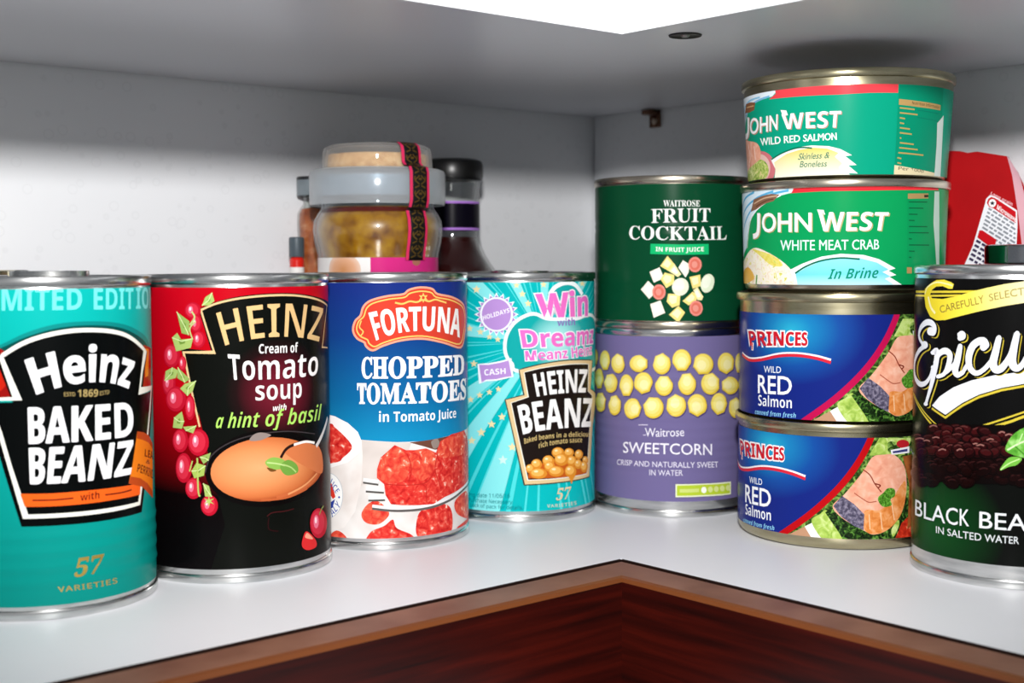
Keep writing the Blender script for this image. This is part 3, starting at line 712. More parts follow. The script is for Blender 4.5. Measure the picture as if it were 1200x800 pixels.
# ---- can behind the green beans can
C = (-224.6, 495.0)
can = thing('food_can', 'can almost hidden behind the turquoise baked beans can, only its gold lid showing', 'can', *C)
metal_can(can, 35.6, 112.2, TIN_GOLD)
A = Art(C, 35.6, 35.6, 4.6, 108); A.base('#b9b39a'); A.build('label', can)

# ---- sweetcorn can, and fruit cocktail on it
CC = (75.4, 610.4)
can = thing('food_can', 'purple sweetcorn can with yellow kernels printed round it, under the dark green can', 'can', *CC, group='pair of stacked cans by the back corner')
metal_can(can, 36.5, 84.4, TIN)
A = Art(CC, 36.5, 36.5, 7.2, 81.4, ribs=[(z, 1.5, -.25) for z in (20, 24.5, 29, 33.5, 38, 42.5, 47, 51.5, 56, 60.5, 65)])
A.base('#6f6693')
fA, fB = (690, 390, 6.316), (690, 370, 3.2)
A.frame(*fA)
def kernel(x, y, rx, ry, ang):
    a0 = math.radians(ang); pts = []
    for i in range(18):
        t = a0+math.radians(78)+i/17*math.radians(204); pts.append((cos(t), sin(t)))
    tipw = math.radians(27); pts += [(1.0*cos(a0-tipw), 1.0*sin(a0-tipw)), (1.0*cos(a0+tipw), 1.0*sin(a0+tipw))]
    P_ = lambda k, dx, dy: [(x+dx+rx*k*p[0], y+dy+ry*k*p[1]) for p in pts]
    A.poly(P_(1.02, 4, 6), '#44386e'); A.poly(P_(1, 0, 0), '#dcbc38'); A.poly(P_(.9, -3, -5), '#ebd464'); A.poly(P_(.72, -2+8*cos(a0), -6+8*sin(a0)), '#f0e284')
    A.poly(P_(.46, 16*cos(a0), 16*sin(a0)-4), '#f4eaa6')
for kk in [(48, 180, 20, 62, 90), (120, 205, 38, 76, 90), (217, 224, 50, 74, -70), (372, 227, 70, 64, 0), (540, 227, 66, 80, -110), (688, 204, 70, 84, 90), (845, 232, 76, 80, 140), (1015, 225, 62, 80, 60), (1112, 225, 30, 76, 90),
           (78, 340, 32, 78, 90), (163, 370, 50, 72, -150), (280, 390, 51, 84, 90), (405, 372, 69, 82, 75), (557, 388, 66, 77, -90), (727, 375, 66, 84, -95), (900, 374, 70, 82, -50), (1042, 388, 65, 66, 180), (1130, 390, 24, 70, 90),
           (92, 510, 38, 74, -40), (195, 532, 46, 77, -100), (328, 560, 64, 78, 20), (478, 550, 76, 82, -140), (645, 535, 74, 84, -120), (800, 535, 72, 84, 115), (960, 525, 59, 82, 75), (1082, 552, 50, 77, -60)]: kernel(*kk)
A.frame(*fB)
A.text('Waitrose', 'p', [(212, 452), (357, 450)], [(212, 420), (357, 418)], '#e9e6f2', .004); A.stroke([(188, 408), (222, 408)], .4, '#cfc9e0', False); A.stroke([(205, 446), (216, 446)], .4, '#cfc9e0', False)
A.text('SWEETCORN', 'p', [(130, 512), (295, 518), (460, 521)], [(132, 472), (295, 478), (460, 480)], '#efecf6', .004)
A.text('CRISP AND NATURALLY SWEET', 'p', [(108, 557), (290, 567), (483, 567)], [(108, 537), (290, 547), (483, 546)], '#e0dcec', .004)
A.text('IN WATER', 'p', [(228, 597), (352, 598)], [(228, 576), (352, 577)], '#e0dcec', .004)
A.poly([(325, 630), (428, 628), (530, 620), (530, 668), (428, 676), (325, 679)], '#e6ecc8'); A.poly([(330, 635), (428, 632), (526, 626), (526, 664), (428, 671), (330, 674)], '#b3c936')
A.ell(430, 652, 10, 12, '#f4f6e8')
for k in range(4): A.ell(454+22*k, 650-2*k, 9, 11, '#d5e08e')
A.stroke([(340, 655), (370, 655), (412, 653)], 1.6, '#cddb7a', False)
A.build('label', can)

ZF = 84.4
C = (CC[0]+.3, CC[1]-.2)
can = thing('food_can', 'dark green fruit cocktail can standing on top of the purple sweetcorn can', 'can', *C, ZF, group='pair of stacked cans by the back corner')
metal_can(can, 36.5, 68.0, TIN_WARM)
A = Art(C, 36.5, 36.5, ZF+3.6, ZF+64.2, ribs=[(ZF+z, 1.4, -.3) for z in (16, 19.5, 44.5, 48)]); A.base_z = ZF
A.base('#084429')
A.frame(690, 205, 4.1)
A.text('WAITROSE', 'bser', [(358, 151), (534, 151)], [(358, 122), (534, 122)], '#f0f2ee')
A.text('FRUIT', 'bser', [(300, 230), (584, 224)], [(300, 164), (584, 160)], '#f2f4f0'); A.text('COCKTAIL', 'bser', [(194, 308), (430, 312), (662, 310)], [(194, 244), (430, 248), (662, 246)], '#f2f4f0')
A.poly([(297, 330), (436, 333), (576, 331), (576, 381), (436, 383), (295, 379)], '#16b56c'); A.text('IN FRUIT JUICE', 'bs', [(322, 366), (436, 369), (553, 366)], [(322, 345), (436, 348), (553, 345)], '#eef6ee')
YE, CR, WH = '#f0dc84', '#f5e7ac', '#f3f0de'
for c, pts in ((YE, [(343, 437), (378, 388), (412, 428), (385, 462)]), (CR, [(412, 428), (444, 477), (428, 490), (385, 462)]), (WH, [(292, 465), (340, 443), (362, 495), (312, 517)]), (YE, [(345, 500), (365, 468), (410, 480), (410, 520), (372, 543)]),
               (WH, [(430, 445), (452, 409), (485, 430), (478, 470), (465, 492)]), (WH, [(250, 550), (285, 508), (312, 535), (306, 580), (290, 595)]), (YE, [(483, 490), (535, 478), (540, 532), (500, 546)]),
               (YE, [(450, 605), (500, 560), (522, 582), (515, 606), (480, 626)]), (CR, [(502, 552), (522, 538), (550, 585), (542, 602), (522, 600)]), (YE, [(382, 570), (440, 572), (436, 625), (400, 637), (374, 608)]), (WH, [(295, 620), (345, 602), (367, 662), (312, 686)]), (YE, [(385, 670), (430, 628), (463, 660), (430, 709)])):
    A.poly(pts, c)
    m_ = (sum(p[0] for p in pts)/len(pts), sum(p[1] for p in pts)/len(pts)); A.poly([(m_[0]+(p[0]-m_[0])*.6-3, m_[1]+(p[1]-m_[1])*.6-3) for p in pts], '#f7edbe' if c == YE else '#faf6e4')
for x, y in ((510, 430), (337, 562), (515, 640)): A.ell(x, y, 32, 37, '#e58b7e'); A.ell(x, y, 24, 28, '#d9705f'); A.ell(x-2, y, 14, 16, '#e29284')
A.ell(440, 537, 40, 43, '#e2ebcf', 20); A.ell(434, 530, 26, 30, '#eff4e0', 20); A.ell(570, 520, 32, 46, '#e2ebcf', 15); A.ell(565, 513, 20, 31, '#eff4e0', 15)
A.build('label', can)

# ---- four tins stacked by the right wall
PC = (138.4, 546.4); RP = 42.0
tint = dict(z=0)
LEAFY = ink_noise('salad_leaf_print', 45, [(.3, '#12200c'), (.45, '#2f4a1c'), (.58, '#6d9440'), (.72, '#a9c468')], 5, 1.0)
DARKLEAF = ink_noise('dark_leaf_print', 60, [(.35, '#0c140a'), (.5, '#1c3414'), (.62, '#4a7a2c'), (.75, '#8fb860')], 5, 1.2)
LETT = ink_noise('lettuce_print', 30, [(.3, '#7fa23c'), (.5, '#a9c65c'), (.7, '#cfe096')], 4, 1.0)
SALM = ink_noise('salmon_print', 26, [(.3, '#dd9076'), (.5, '#e8a78c'), (.7, '#f0bda6')], 5, .6)
FLANK = ink_noise('salmon_flank_print', 34, [(.3, '#c8702f'), (.5, '#dd8c4a'), (.7, '#e9ab78')], 5, .8)
SKIN = ink_noise('fish_skin_print', 80, [(.35, '#3e3a4c'), (.5, '#5f5a70'), (.65, '#8c8598')], 4, .3)
def salmon_label(A, stripe, U, L):
    """U, L: the label as seen on the upper and the lower tin; both give the same place on the print"""
    def use(f_):
        A.P = f_
    use(U)
    c0, ex, ey = U((360, 270)), U((640, 270)), U((360, 470))
    rx = abs(ex[0]-c0[0])*1.5; ry = abs(ey[1]-c0[1])*1.5
    A.base('#16267a')
    BLU = ink_rad('blue_glow_print', c0, rx, ry, [(0, '#2aa8c8'), (.3, '#1b7cb4'), (.65, '#164a98'), (1.0, '#16267a')])
    A.uvpoly([(-30, 0), (40, 0), (40, 160), (-30, 160)], BLU) if False else None
    W_ = pi*A.R
    A.uvpoly([(-W_*.45, A.z0), (W_*.3, A.z0), (W_*.3, A.z1), (-W_*.45, A.z1)], BLU)
    use(U)
    ST = [(948, 170), (930, 225), (880, 330), (800, 450), (700, 560), (580, 665), (440, 765), (400, 790)]
    su = catmull([U(p) for p in ST], False, 6)
    A.uvpoly(su+[(su[-1][0], A.z0-.1), (W_*.62, A.z0-.1), (W_*.62, A.z1+.1), (su[0][0], A.z1+.1)], LEAFY)
    use(L)
    A.poly([(825, 150), (1000, 150), (960, 240), (770, 245)], LETT); A.poly([(870, 180), (900, 170), (940, 200), (880, 230)], LEAFY, True)
    A.poly([(290, 700), (430, 622), (475, 600), (492, 650), (545, 700)], '#e9e7e4'); A.poly([(300, 700), (330, 672), (425, 625), (470, 700)], '#b88c6e')
    A.poly([(462, 590), (505, 560), (545, 540), (600, 640), (625, 705), (540, 705), (490, 655)], LETT, True)
    A.poly([(535, 550), (575, 515), (640, 470), (960, 420), (1000, 600), (985, 710), (640, 710), (600, 645)], DARKLEAF)
    A.poly([(905, 700), (945, 605), (990, 560), (1010, 700)], ink_noise('red_tomato_print', 50, [(.3, '#8a1710'), (.6, '#c8331c'), (.75, '#e89068')])); A.poly([(890, 640), (925, 590), (930, 620), (900, 680)], LETT, True)
    A.poly([(950, 250), (1030, 230), (1040, 560), (975, 640), (985, 400)], ink_noise('brown_print', 20, [(.3, '#5c2d16'), (.7, '#a8602f')]))
    A.poly([(715, 360), (745, 320), (790, 252), (850, 240), (905, 242), (955, 295), (970, 370), (965, 470), (935, 570), (870, 642), (795, 668), (745, 648), (700, 625), (620, 575), (575, 515), (640, 450)], SALM, True)
    A.poly([(745, 640), (742, 560), (760, 535), (830, 535), (890, 480), (960, 380), (965, 470), (935, 570), (870, 642), (795, 666)], FLANK, True)
    A.poly([(578, 515), (625, 460), (690, 505), (745, 560), (740, 645), (690, 622), (620, 572)], SKIN)
    A.stroke([(735, 318), (775, 350), (800, 395), (835, 440)], .45, '#8c3a28'); A.stroke([(690, 445), (740, 480), (770, 495), (810, 490)], .4, '#a85a44'); A.stroke([(800, 395), (830, 405), (815, 420)], .5, '#7a2c20')
    for s_ in ([(770, 560), (775, 640)], [(830, 550), (840, 640)], [(890, 500), (905, 590)]): A.stroke(s_, .35, '#f0c8a0')
    A.poly([(818, 470), (845, 445), (870, 420), (905, 425), (908, 460), (885, 480), (890, 510), (850, 520), (825, 500)], ink_noise('parsley_print', 90, [(.35, '#2f5c16'), (.6, '#5fa033'), (.75, '#98cc6a')], 4, 1), True)
    A.ell(950, 182, 34, 22, '#b3202a'); A.poly([(885, 215), (985, 195), (985, 230), (890, 240)], '#e8e8ee'); A.poly([(895, 222), (975, 208), (975, 222), (898, 233)], '#3a3f78')
    use(U)
    A.uvstroke([(p[0], p[1]) for p in su], 2.6, stripe)
    A.text('PRINCES', 'bs', [(138, 352), (300, 352), (452, 352)], [(128, 272), (300, 276), (450, 280)], '#c41a2a', .0, (.085, '#f6f4f4'), fat=.0); A.text('PRINCES', 'bs', [(138, 352), (300, 352), (452, 352)], [(128, 272), (300, 276), (450, 280)], '#c41a2a', fat=.14)
    A.stroke([(152, 335), (150, 378)], 1.6, '#f6f4f4', False); A.stroke([(150, 335), (149, 374)], .8, '#cf1f2e', False)
    A.stroke([(95, 392), (135, 422), (200, 420), (300, 398), (400, 396), (500, 410), (582, 432)], 1.1, '#f3f1f4'); A.stroke([(95, 400), (135, 431), (200, 429), (300, 408), (400, 406), (500, 421), (582, 445)], 1.2, '#d12a3c')
    A.text('WILD', 'p', [(214, 500), (308, 503)], [(214, 464), (308, 468)], '#e8eef6', .004)
    A.text('RED', 'p', [(182, 612), (366, 622)], [(182, 514), (366, 524)], '#f2f5fa', .012)
    A.text('Salmon', 'bs', [(183, 682), (368, 698)], [(183, 622), (368, 638)], '#eef2f8', -.01)
    A.text('canned from fresh', 'bsi', [(165, 728), (390, 750)], [(165, 702), (390, 724)], '#8fd0f0', -.012)
fU, fL = fr(850, 330, 4.704), fr(850, 480, 4.571)
GRP = 'four tins in the stack by the right wall'
ZT = (0.0, 49.4, 100.4, 145.2)
low = thing('food_tin', 'blue salmon tin with a red stripe, lowest of the four stacked tins', 'tin', *PC, ZT[0], group=GRP)
metal_can(low, RP, 50.6, TIN_GOLD, drawn=True, seam=1.3)
upp = thing('food_tin', 'blue salmon tin with a magenta stripe, second from the bottom of its stack', 'tin', PC[0]+.3, PC[1], ZT[1], group=GRP)
metal_can(upp, RP, 52.2, TIN_GOLD, drawn=True, seam=1.3)
AU = Art((PC[0]+.3, PC[1]), RP, RP, ZT[1]+2.2, ZT[1]+44.0); AU.base_z = ZT[1]
AL = Art(PC, RP, RP, 5.0, 45.2); DZ = AU.z0-AL.z0
uU = lambda p: Art.uv(AU, fU(*p)); uL0 = lambda p: Art.uv(AL, fL(*p))
DU = uU((140, 350))[0]-uL0((85, 252))[0]
UU = lambda p: uU(p)
UL = lambda p: (uL0(p)[0]+DU, uL0(p)[1]+DZ)
salmon_label(AU, '#b8124c', UU, UL); AU.build('label', upp)
back = lambda f_: (lambda p: (f_(p)[0]-DU, f_(p)[1]-DZ))
salmon_label(AL, '#b30d14', back(UU), back(UL)); AL.build('label', low)

CRAB = ink_noise('crab_salad_print', 45, [(.3, '#e8c9a0'), (.42, '#f4ecd8'), (.58, '#f6f1e4'), (.66, '#eadf72'), (.76, '#7fae4a')], 5, 1.2)
JC = (139.3, 546.6)
jl = thing('food_tin', 'green crab tin with a pale blue swoosh, second from the top of its stack', 'tin', *JC, ZT[2], group=GRP)
metal_can(jl, 41.5, 45.9, TIN_WARM, drawn=True, seam=.9, top_r=41.9, bot_r=40.6)
A = Art(JC, 40.8, 41.9, ZT[2]+4.6, ZT[2]+42.4); A.base_z = ZT[2]; A.base('#0b9654')
A.frame(850, 205, 4.444)
A.poly([(345, 60), (720, 55), (1110, 55), (1110, 80), (720, 82), (500, 85), (330, 96)], '#d8303a')
A.poly([(40, 60), (360, 60), (345, 92), (285, 108), (180, 165), (125, 245), (110, 380), (95, 430), (40, 460)], '#d8ebf6')
for p in ([(330, 80), (220, 110), (130, 190), (95, 300), (80, 420)], [(250, 85), (150, 130), (95, 210), (78, 330)], [(150, 90), (100, 130), (75, 210)]): A.stroke(p, .9, '#58acd8')
A.stroke([(288, 106), (184, 163), (130, 240), (114, 380)], .5, '#f4fafc')
A.poly([(133, 192), (148, 128), (195, 108), (240, 98), (282, 102), (250, 136), (205, 150), (160, 180)], '#85604a'); A.stroke([(150, 150), (200, 122), (270, 108)], .5, '#c9a88a'); A.stroke([(160, 165), (210, 135), (250, 125)], .4, '#5a3826')
A.poly([(40, 600), (62, 480), (105, 430), (150, 380), (220, 402), (300, 452), (360, 515), (400, 580)], CRAB, True); A.poly([(140, 385), (180, 395), (250, 420), (300, 470), (240, 470), (180, 420)], ink_noise('yellow_pepper_print', 60, [(.3, '#d9c93a'), (.6, '#ece07a'), (.75, '#9cbf4a')]), True)
A.stroke([(120, 500), (125, 570)], 1.2, '#3f7a34'); A.stroke([(165, 520), (160, 575)], 1.0, '#5a9440'); A.stroke([(120, 500), (140, 540)], .8, '#d99a50'); A.poly([(90, 520), (120, 480), (150, 540), (100, 570)], '#e5b04a', True)
A.poly([(335, 495), (400, 462), (500, 425), (600, 410), (720, 416), (800, 438), (886, 486), (850, 498), (890, 520), (855, 530), (925, 575), (870, 590), (390, 590)], '#eef9fb'); A.poly([(366, 515), (420, 482), (500, 448), (600, 432), (700, 432), (790, 456), (850, 492), (818, 505), (860, 528), (830, 540), (890, 580), (380, 590)], ink_lin('pale_blue_print', A.P((600, 430)), A.P((600, 575)), [(0, '#8ddcf0'), (.6, '#72d4ee'), (1, '#b9eaf6')]))
A.stroke([(364, 512), (420, 476), (500, 446), (600, 432), (700, 438)], .7, '#0a6a4e')
A.stroke([(179, 204), (177, 290), (168, 316), (150, 324)], 2.0, '#b9a878')
A.text('OHN', 'p', [(192, 296), (448, 293)], [(192, 200), (448, 198)], '#f6f7f6', .014, None, 1.0, ((5, 4), '#b9a878'))
A.stroke([(174, 198), (172, 285), (163, 312), (145, 320)], 2.1, '#f6f7f6'); A.poly([(478, 180), (512, 182), (520, 205), (490, 210)], '#f6f7f6')
A.text('WEST', 'bs', [(488, 293), (835, 288)], [(484, 194), (852, 194)], '#f6f7f6', .0, None, 1.0, ((6, 5), '#b9a878'))
A.text('WHITE MEAT CRAB', 'p', [(288, 392), (545, 390), (800, 386)], [(288, 340), (545, 338), (800, 336)], '#d9f4ee', fat=.06)
A.text('In Brine', 'bsi', [(533, 542), (795, 536)], [(542, 490), (800, 482)], '#0b8a6c', -.005)
A.poly([(948, 88), (1030, 86), (1112, 86), (1112, 530), (1030, 520), (945, 515)], '#0b8f52'); A.poly([(950, 97), (1056, 96), (1056, 122), (950, 124)], '#a88a58'); A.poly([(1035, 103), (1056, 103), (1056, 116), (1035, 117)], '#3a2c1c'); A.poly([(945, 480), (970, 481), (970, 512), (945, 512)], '#b08a58')
for i, (a, b) in enumerate(((955, 1050), (955, 1030), (955, 1000), (955, 985), (955, 1050), (955, 1058), (955, 970), (955, 1060), (955, 985), (955, 968))): A.stroke([(a, 140+i*32), (b, 141+i*32)], .45, '#0a5f38', False)
A.poly([(1088, 86), (1112, 86), (1112, 520), (1100, 520), (1082, 250)], '#bcd2c4')
A.build('label', jl)

JC2 = (140.0, 546.0)
ju = thing('food_tin', 'green wild salmon tin with a cream swoosh, topmost of its stack', 'tin', *JC2, ZT[3], group=GRP)
metal_can(ju, 42, 43.6, TIN_GOLD, drawn=True, seam=.9, top_r=42.4, bot_r=40.0)
A = Art(JC2, 40.2, 42.4, ZT[3]+2.6, ZT[3]+37.0); A.base_z = ZT[3]; A.base('#099a7a')
A.frame(850, 70, 4.444)
A.poly([(40, 150), (280, 150), (245, 190), (210, 202), (135, 230), (96, 290), (60, 380)], '#dfeaf2'); A.stroke([(230, 190), (150, 225), (105, 300)], .8, '#78b8dc'); A.stroke([(180, 195), (120, 220), (92, 280)], .8, '#8cc4e2')
A.poly([(258, 150), (600, 120), (902, 120), (900, 172), (750, 172), (600, 181), (400, 190), (228, 206), (262, 178)], '#e0444c')
A.poly([(103, 280), (108, 232), (128, 222), (156, 222), (150, 262), (125, 275)], '#84583a'); A.stroke([(112, 250), (148, 240)], .5, '#c9a070', False)
A.stroke([(123, 304), (123, 375), (117, 400), (108, 408)], 2.2, '#c0887a')
A.text('OHN', 'p', [(129, 388), (198, 376), (270, 362)], [(129, 308), (198, 297), (272, 285)], '#f6f7f6', .014, None, 1.0, ((4, 4), '#c0887a')); A.stroke([(119, 300), (119, 372), (113, 397), (103, 404)], 2.4, '#f6f7f6')
A.text('WEST', 'bs', [(302, 361), (450, 355), (596, 352)], [(292, 284), (450, 272), (604, 266)], '#f6f7f6', .0, None, 1.0, ((5, 4), '#c0887a')); A.poly([(288, 262), (318, 264), (326, 288), (300, 294)], '#f6f7f6')
A.text('WILD RED SALMON', 'p', [(186, 448), (380, 428), (580, 416)], [(182, 410), (380, 392), (578, 380)], '#f0f6f2', fat=.09)
A.ell(178, 575, 82, 100, '#cc7278', 10, 30); A.ell(172, 570, 62, 80, '#e0b8ae', 10, 30)
A.poly([(90, 430), (130, 425), (170, 440), (185, 500), (160, 560), (110, 585), (85, 560)], SALM, True); A.stroke([(120, 440), (130, 500), (125, 560)], .6, '#f6d8c8'); A.stroke([(150, 450), (158, 520)], .6, '#f6d8c8')
A.poly([(110, 600), (150, 545), (190, 520), (225, 560), (205, 620), (130, 640)], ink_noise('small_salad_print', 60, [(.3, '#5f8a2e'), (.5, '#a9bf5c'), (.65, '#e3df9a'), (.75, '#c97a5a')], 5, 1.2), True)
A.poly([(238, 520), (300, 480), (380, 455), (450, 446), (540, 450), (600, 465), (660, 497), (625, 502), (684, 548), (640, 550), (690, 592), (640, 590), (690, 630), (255, 640), (262, 570)], '#f3f5ee')
A.poly([(255, 535), (320, 490), (390, 468), (460, 458), (530, 462), (590, 485), (570, 505), (610, 540), (590, 560), (620, 600), (600, 640), (258, 640), (262, 575)], ink_lin('cream_gold_print', A.P((450, 455)), A.P((450, 600)), [(0, '#d9c65c'), (.4, '#e8dda0'), (1, '#f3efdc')]))
A.stroke([(240, 520), (300, 484), (380, 458), (452, 460)], .6, '#0a6a4e')
A.text('Skinless &', 'p', [(378, 521), (540, 512)], [(388, 488), (548, 480)], '#4f8068', .012); A.text('Boneless', 'p', [(388, 560), (527, 556)], [(394, 528), (532, 524)], '#4f8068', .012)
A.poly([(905, 130), (1010, 130), (1135, 140), (1110, 660), (1000, 640), (878, 610)], '#088a68')
A.poly([(904, 204), (1000, 215), (1120, 236), (1118, 264), (1000, 246), (903, 234)], '#b3935c'); A.text('Nutrition Information', 'bs', [(972, 232), (1112, 257)], [(972, 216), (1114, 240)], '#3a3020', -.02)
for i, (a, b) in enumerate(((908, 985), (908, 1000), (908, 935), (908, 930), (908, 960), (908, 970), (908, 915), (908, 980), (905, 1000), (900, 1030), (895, 915), (895, 915))): A.stroke([(a, 250+i*26), (b, 253+i*26+(b-a)*.08)], .55, '#b39a58', False)
A.poly([(880, 548), (990, 568), (1105, 595), (1102, 650), (990, 630), (876, 606)], '#ddd0a8'); A.text('Per 100g', 's', [(900, 572), (1030, 588)], [(902, 556), (1032, 572)], '#5a5038', .01)
A.poly([(1102, 330), (1135, 290), (1115, 660), (1082, 650), (1090, 560), (1098, 450)], '#cfdcd4')
A.stroke([(1000, 262), (1108, 282)], .3, '#0a7a60', False); A.stroke([(1000, 300), (1106, 322)], .3, '#0a7a60', False)
A.build('label', ju)

# ---- black beans can, front right
C = (186.4, 478.6)
can = thing('food_can', 'black and green black beans can with white script lettering, at the front by the tins', 'can', *C)
metal_can(can, R0, 112.8, TIN)
A = Art(C, R0, R0, 8.2, 108.0)
fA, fB, fC = (1060, 310, 6.664), (1060, 420, 5.714), (1050, 560, 5.714)
A.frame(*fC)
c0 = A.P((230, 300))
A.base('#0b0b0b')
A.uvpoly([(-45, 8), (45, 8), (45, 52), (-45, 52)], ink_rad('dark_green_glow_print', c0, 30, 26, [(0, '#11481c'), (.5, '#0d3616'), (1, '#0a0c0a')]))
A.frame(*fA)
YL = ink_lin('gold_ribbon_print', A.P((250, 300)), A.P((1100, 200)), [(0, '#e3cf30'), (.35, '#e8d84e'), (.75, '#eadfa0'), (1, '#efe9c8')])
A.stroke([(88, 210), (200, 212), (560, 210)], .8, '#d8c23a', False); A.stroke([(86, 240), (200, 243), (440, 240)], .7, '#d8c23a', False)
A.poly([(155, 240), (160, 190), (200, 150), (250, 120), (310, 117), (360, 135), (385, 152), (375, 188), (345, 188), (300, 168), (250, 170), (215, 195), (200, 235), (215, 262), (300, 268), (400, 248), (520, 212), (640, 182), (780, 152), (933, 130), (1080, 112), (1300, 100), (1300, 270), (1080, 278), (933, 298), (780, 322), (600, 360), (420, 405), (320, 432), (250, 435), (200, 405), (165, 330)], YL)
A.stroke([(160, 230), (180, 175), (250, 138), (330, 150), (375, 165)], .5, '#f4eda8'); A.stroke([(185, 250), (205, 330), (240, 380)], .9, '#f2ebb0')
A.text('CAREFULLY', 'p', [(280, 378), (450, 338), (622, 298)], [(272, 324), (440, 282), (614, 238)], '#8a7834', .008); A.text('SELECTED', 'p', [(664, 286), (850, 250), (1045, 222)], [(656, 232), (845, 192), (1040, 162)], '#94854c', .008)
GD = '#cdb83c'
A.stroke([(84, 245), (74, 400), (72, 560), (74, 760)], .45, '#b7a23a'); 
A.frame(*fB)
A.stroke([(52, 200), (75, 280), (140, 390), (225, 486)], .75, GD); A.stroke([(66, 235), (100, 310), (165, 395), (245, 470)], .5, GD)
A.stroke([(455, 470), (600, 425), (800, 358), (1000, 285), (1200, 200)], .6, GD); A.stroke([(555, 466), (700, 425), (800, 388), (1000, 318), (1200, 235)], .9, GD)
SW = [(185, 315), (235, 255), (330, 192), (450, 146), (600, 113), (800, 87), (1000, 68), (1150, 58), (1150, 140), (1000, 148), (800, 168), (650, 195), (500, 240), (390, 295), (275, 376)]
A.stroke([(183, 332), (274, 395), (390, 313), (500, 257), (650, 211), (800, 184), (1000, 164), (1150, 156)], .75, GD, False); A.poly(SW, '#ebedf2')
A.F = None
SCRIPT = [([(1090, 390), (1095, 390), (1096, 383), (1092, 378), (1086, 378), (1080, 384), (1078, 393), (1081, 401), (1086, 404)], 1.9), ([(1086, 405), (1078, 411), (1073, 424), (1073, 439), (1078, 449), (1085, 449), (1091, 441), (1094, 430)], 1.9),
          ([(1094, 413), (1099, 412), (1097, 430), (1092, 452), (1086, 473)], 2.2), ([(1097, 424), (1102, 414), (1109, 411), (1114, 416), (1112, 428), (1107, 438), (1100, 441)], 2.0), ([(1107, 438), (1114, 432), (1120, 424)], 1.3),
          ([(1126, 405), (1123, 420), (1120, 433), (1123, 439), (1129, 436)], 2.2), ([(1128, 391), (1126, 396)], 2.8), ([(1129, 436), (1136, 424)], 1.2),
          ([(1153, 408), (1156, 404), (1153, 399), (1147, 400), (1140, 406), (1136, 418), (1137, 430), (1144, 437), (1153, 433), (1162, 423)], 2.1),
          ([(1171, 395), (1167, 412), (1164, 426), (1168, 433), (1175, 430), (1183, 418), (1189, 402)], 2.2), ([(1192, 390), (1188, 408), (1186, 423), (1190, 431), (1197, 428), (1204, 416)], 2.2),
          ([(1204, 416), (1209, 404), (1208, 398), (1214, 402), (1221, 401), (1218, 412), (1216, 423), (1220, 429), (1228, 422)], 2.0), ([(1228, 422), (1240, 412), (1243, 402), (1237, 396), (1229, 404), (1227, 418), (1232, 427), (1242, 424), (1250, 414)], 2.0)]
for off, dw, c in (((2.2, 2.4), .35, GD), ((1.2, 1.3), .5, '#0b0b0b'), ((0, 0), 0, '#ebedf2')):
    for pts, w in SCRIPT:
        q = [A.uv((p[0]+off[0], p[1]+off[1])) for p in pts]
        A.uvstroke(catmull(q, False, 5), (lambda t, w=w, dw=dw: (w+dw)*(.72+.45*sin(pi*min(1, t*1.1+.05)))), c)
        for e in (pts[0], pts[-1]): A.ell(e[0]+off[0], e[1]+off[1], (w+dw)*1.1, (w+dw)*1.1, c, 0, 12)
    for e, r in (((1128, 393), 4.6), ((1092, 388), 4.2), ((1085, 404), 3.8), ((1153, 406), 4.0)): A.ell(e[0]+off[0], e[1]+off[1], r+dw, r*1.2+dw, c, 0, 14)
A.frame(*fB)
rnd = random.Random(11)
DK = (['#1c0607', '#260809', '#150405'], ['#0c0303', '#110404'], ['#380c0e', '#2a090b'], ['#160505', '#100404'], ['#8e5f58', '#552a28', '#3a1818'], ['#2c1212', '#1a0909'])
A.poly([(90, 520), (200, 470), (420, 440), (800, 440), (1200, 440), (1200, 800), (90, 800)], '#0a0505')
bl = []
for _ in range(420):
    x, y = rnd.uniform(95, 1150), rnd.uniform(450, 830)
    if y < 455+((x-330)/420)**2*60 or (x < 180 and y < 520): continue
    if all(abs(x-a)/60+abs(y-b)/46 > .62 for a, b in bl): bl.append((x, y))
L0 = A.layer; A.inc = .35
for i_, (x, y) in enumerate(sorted(bl, key=lambda p: p[1])):
    A.layer = L0+(i_ % 60)*1.4
    rx, ry, ro = rnd.uniform(38, 58), rnd.uniform(26, 38), rnd.uniform(-25, 25)
    A.ell(x, y+4, rx*1.08, ry*1.14, '#0a0404', ro, 16); A.ell(x, y, rx, ry, rnd.choice(DK[0] if y < 640 else DK[1]), ro, 16)
    A.ell(x, y-ry*.2, rx*.8, ry*.66, rnd.choice(DK[2] if y < 640 else DK[3]), ro, 14); A.stroke([(x-rx*.55, y-ry*.42), (x, y-ry*.72), (x+rx*.5, y-ry*.48)], .5, rnd.choice(DK[4] if y < 640 else DK[5]))
A.layer = L0+86; A.inc = 1
A.poly([(678, 612), (690, 560), (730, 505), (790, 465), (850, 450), (930, 460), (1010, 540), (960, 640), (860, 672), (770, 655), (720, 640)], ink_noise('basil_print', 30, [(.3, '#3f8424'), (.5, '#62aa3c'), (.7, '#9ccf7a')], 3, .6), True); A.stroke([(690, 610), (780, 560), (880, 530)], .6, '#cbe6b0'); A.stroke([(760, 570), (790, 500)], .4, '#b4dc94'); A.stroke([(740, 585), (800, 640)], .4, '#3a7a22')
A.poly([(642, 746), (665, 700), (700, 662), (745, 655), (785, 668), (750, 710), (700, 722)], '#6db041', True); A.stroke([(645, 742), (700, 700), (770, 670)], .4, '#b9de90')
A.frame(*fC)
A.text('BLACK', 'p', [(143, 245), (320, 298), (495, 320)], [(145, 142), (320, 188), (497, 210)], '#dde2e4', .004); A.text('BEANS', 'p', [(563, 330), (830, 350), (1095, 352)], [(565, 222), (830, 240), (1095, 242)], '#dde2e4', .004)
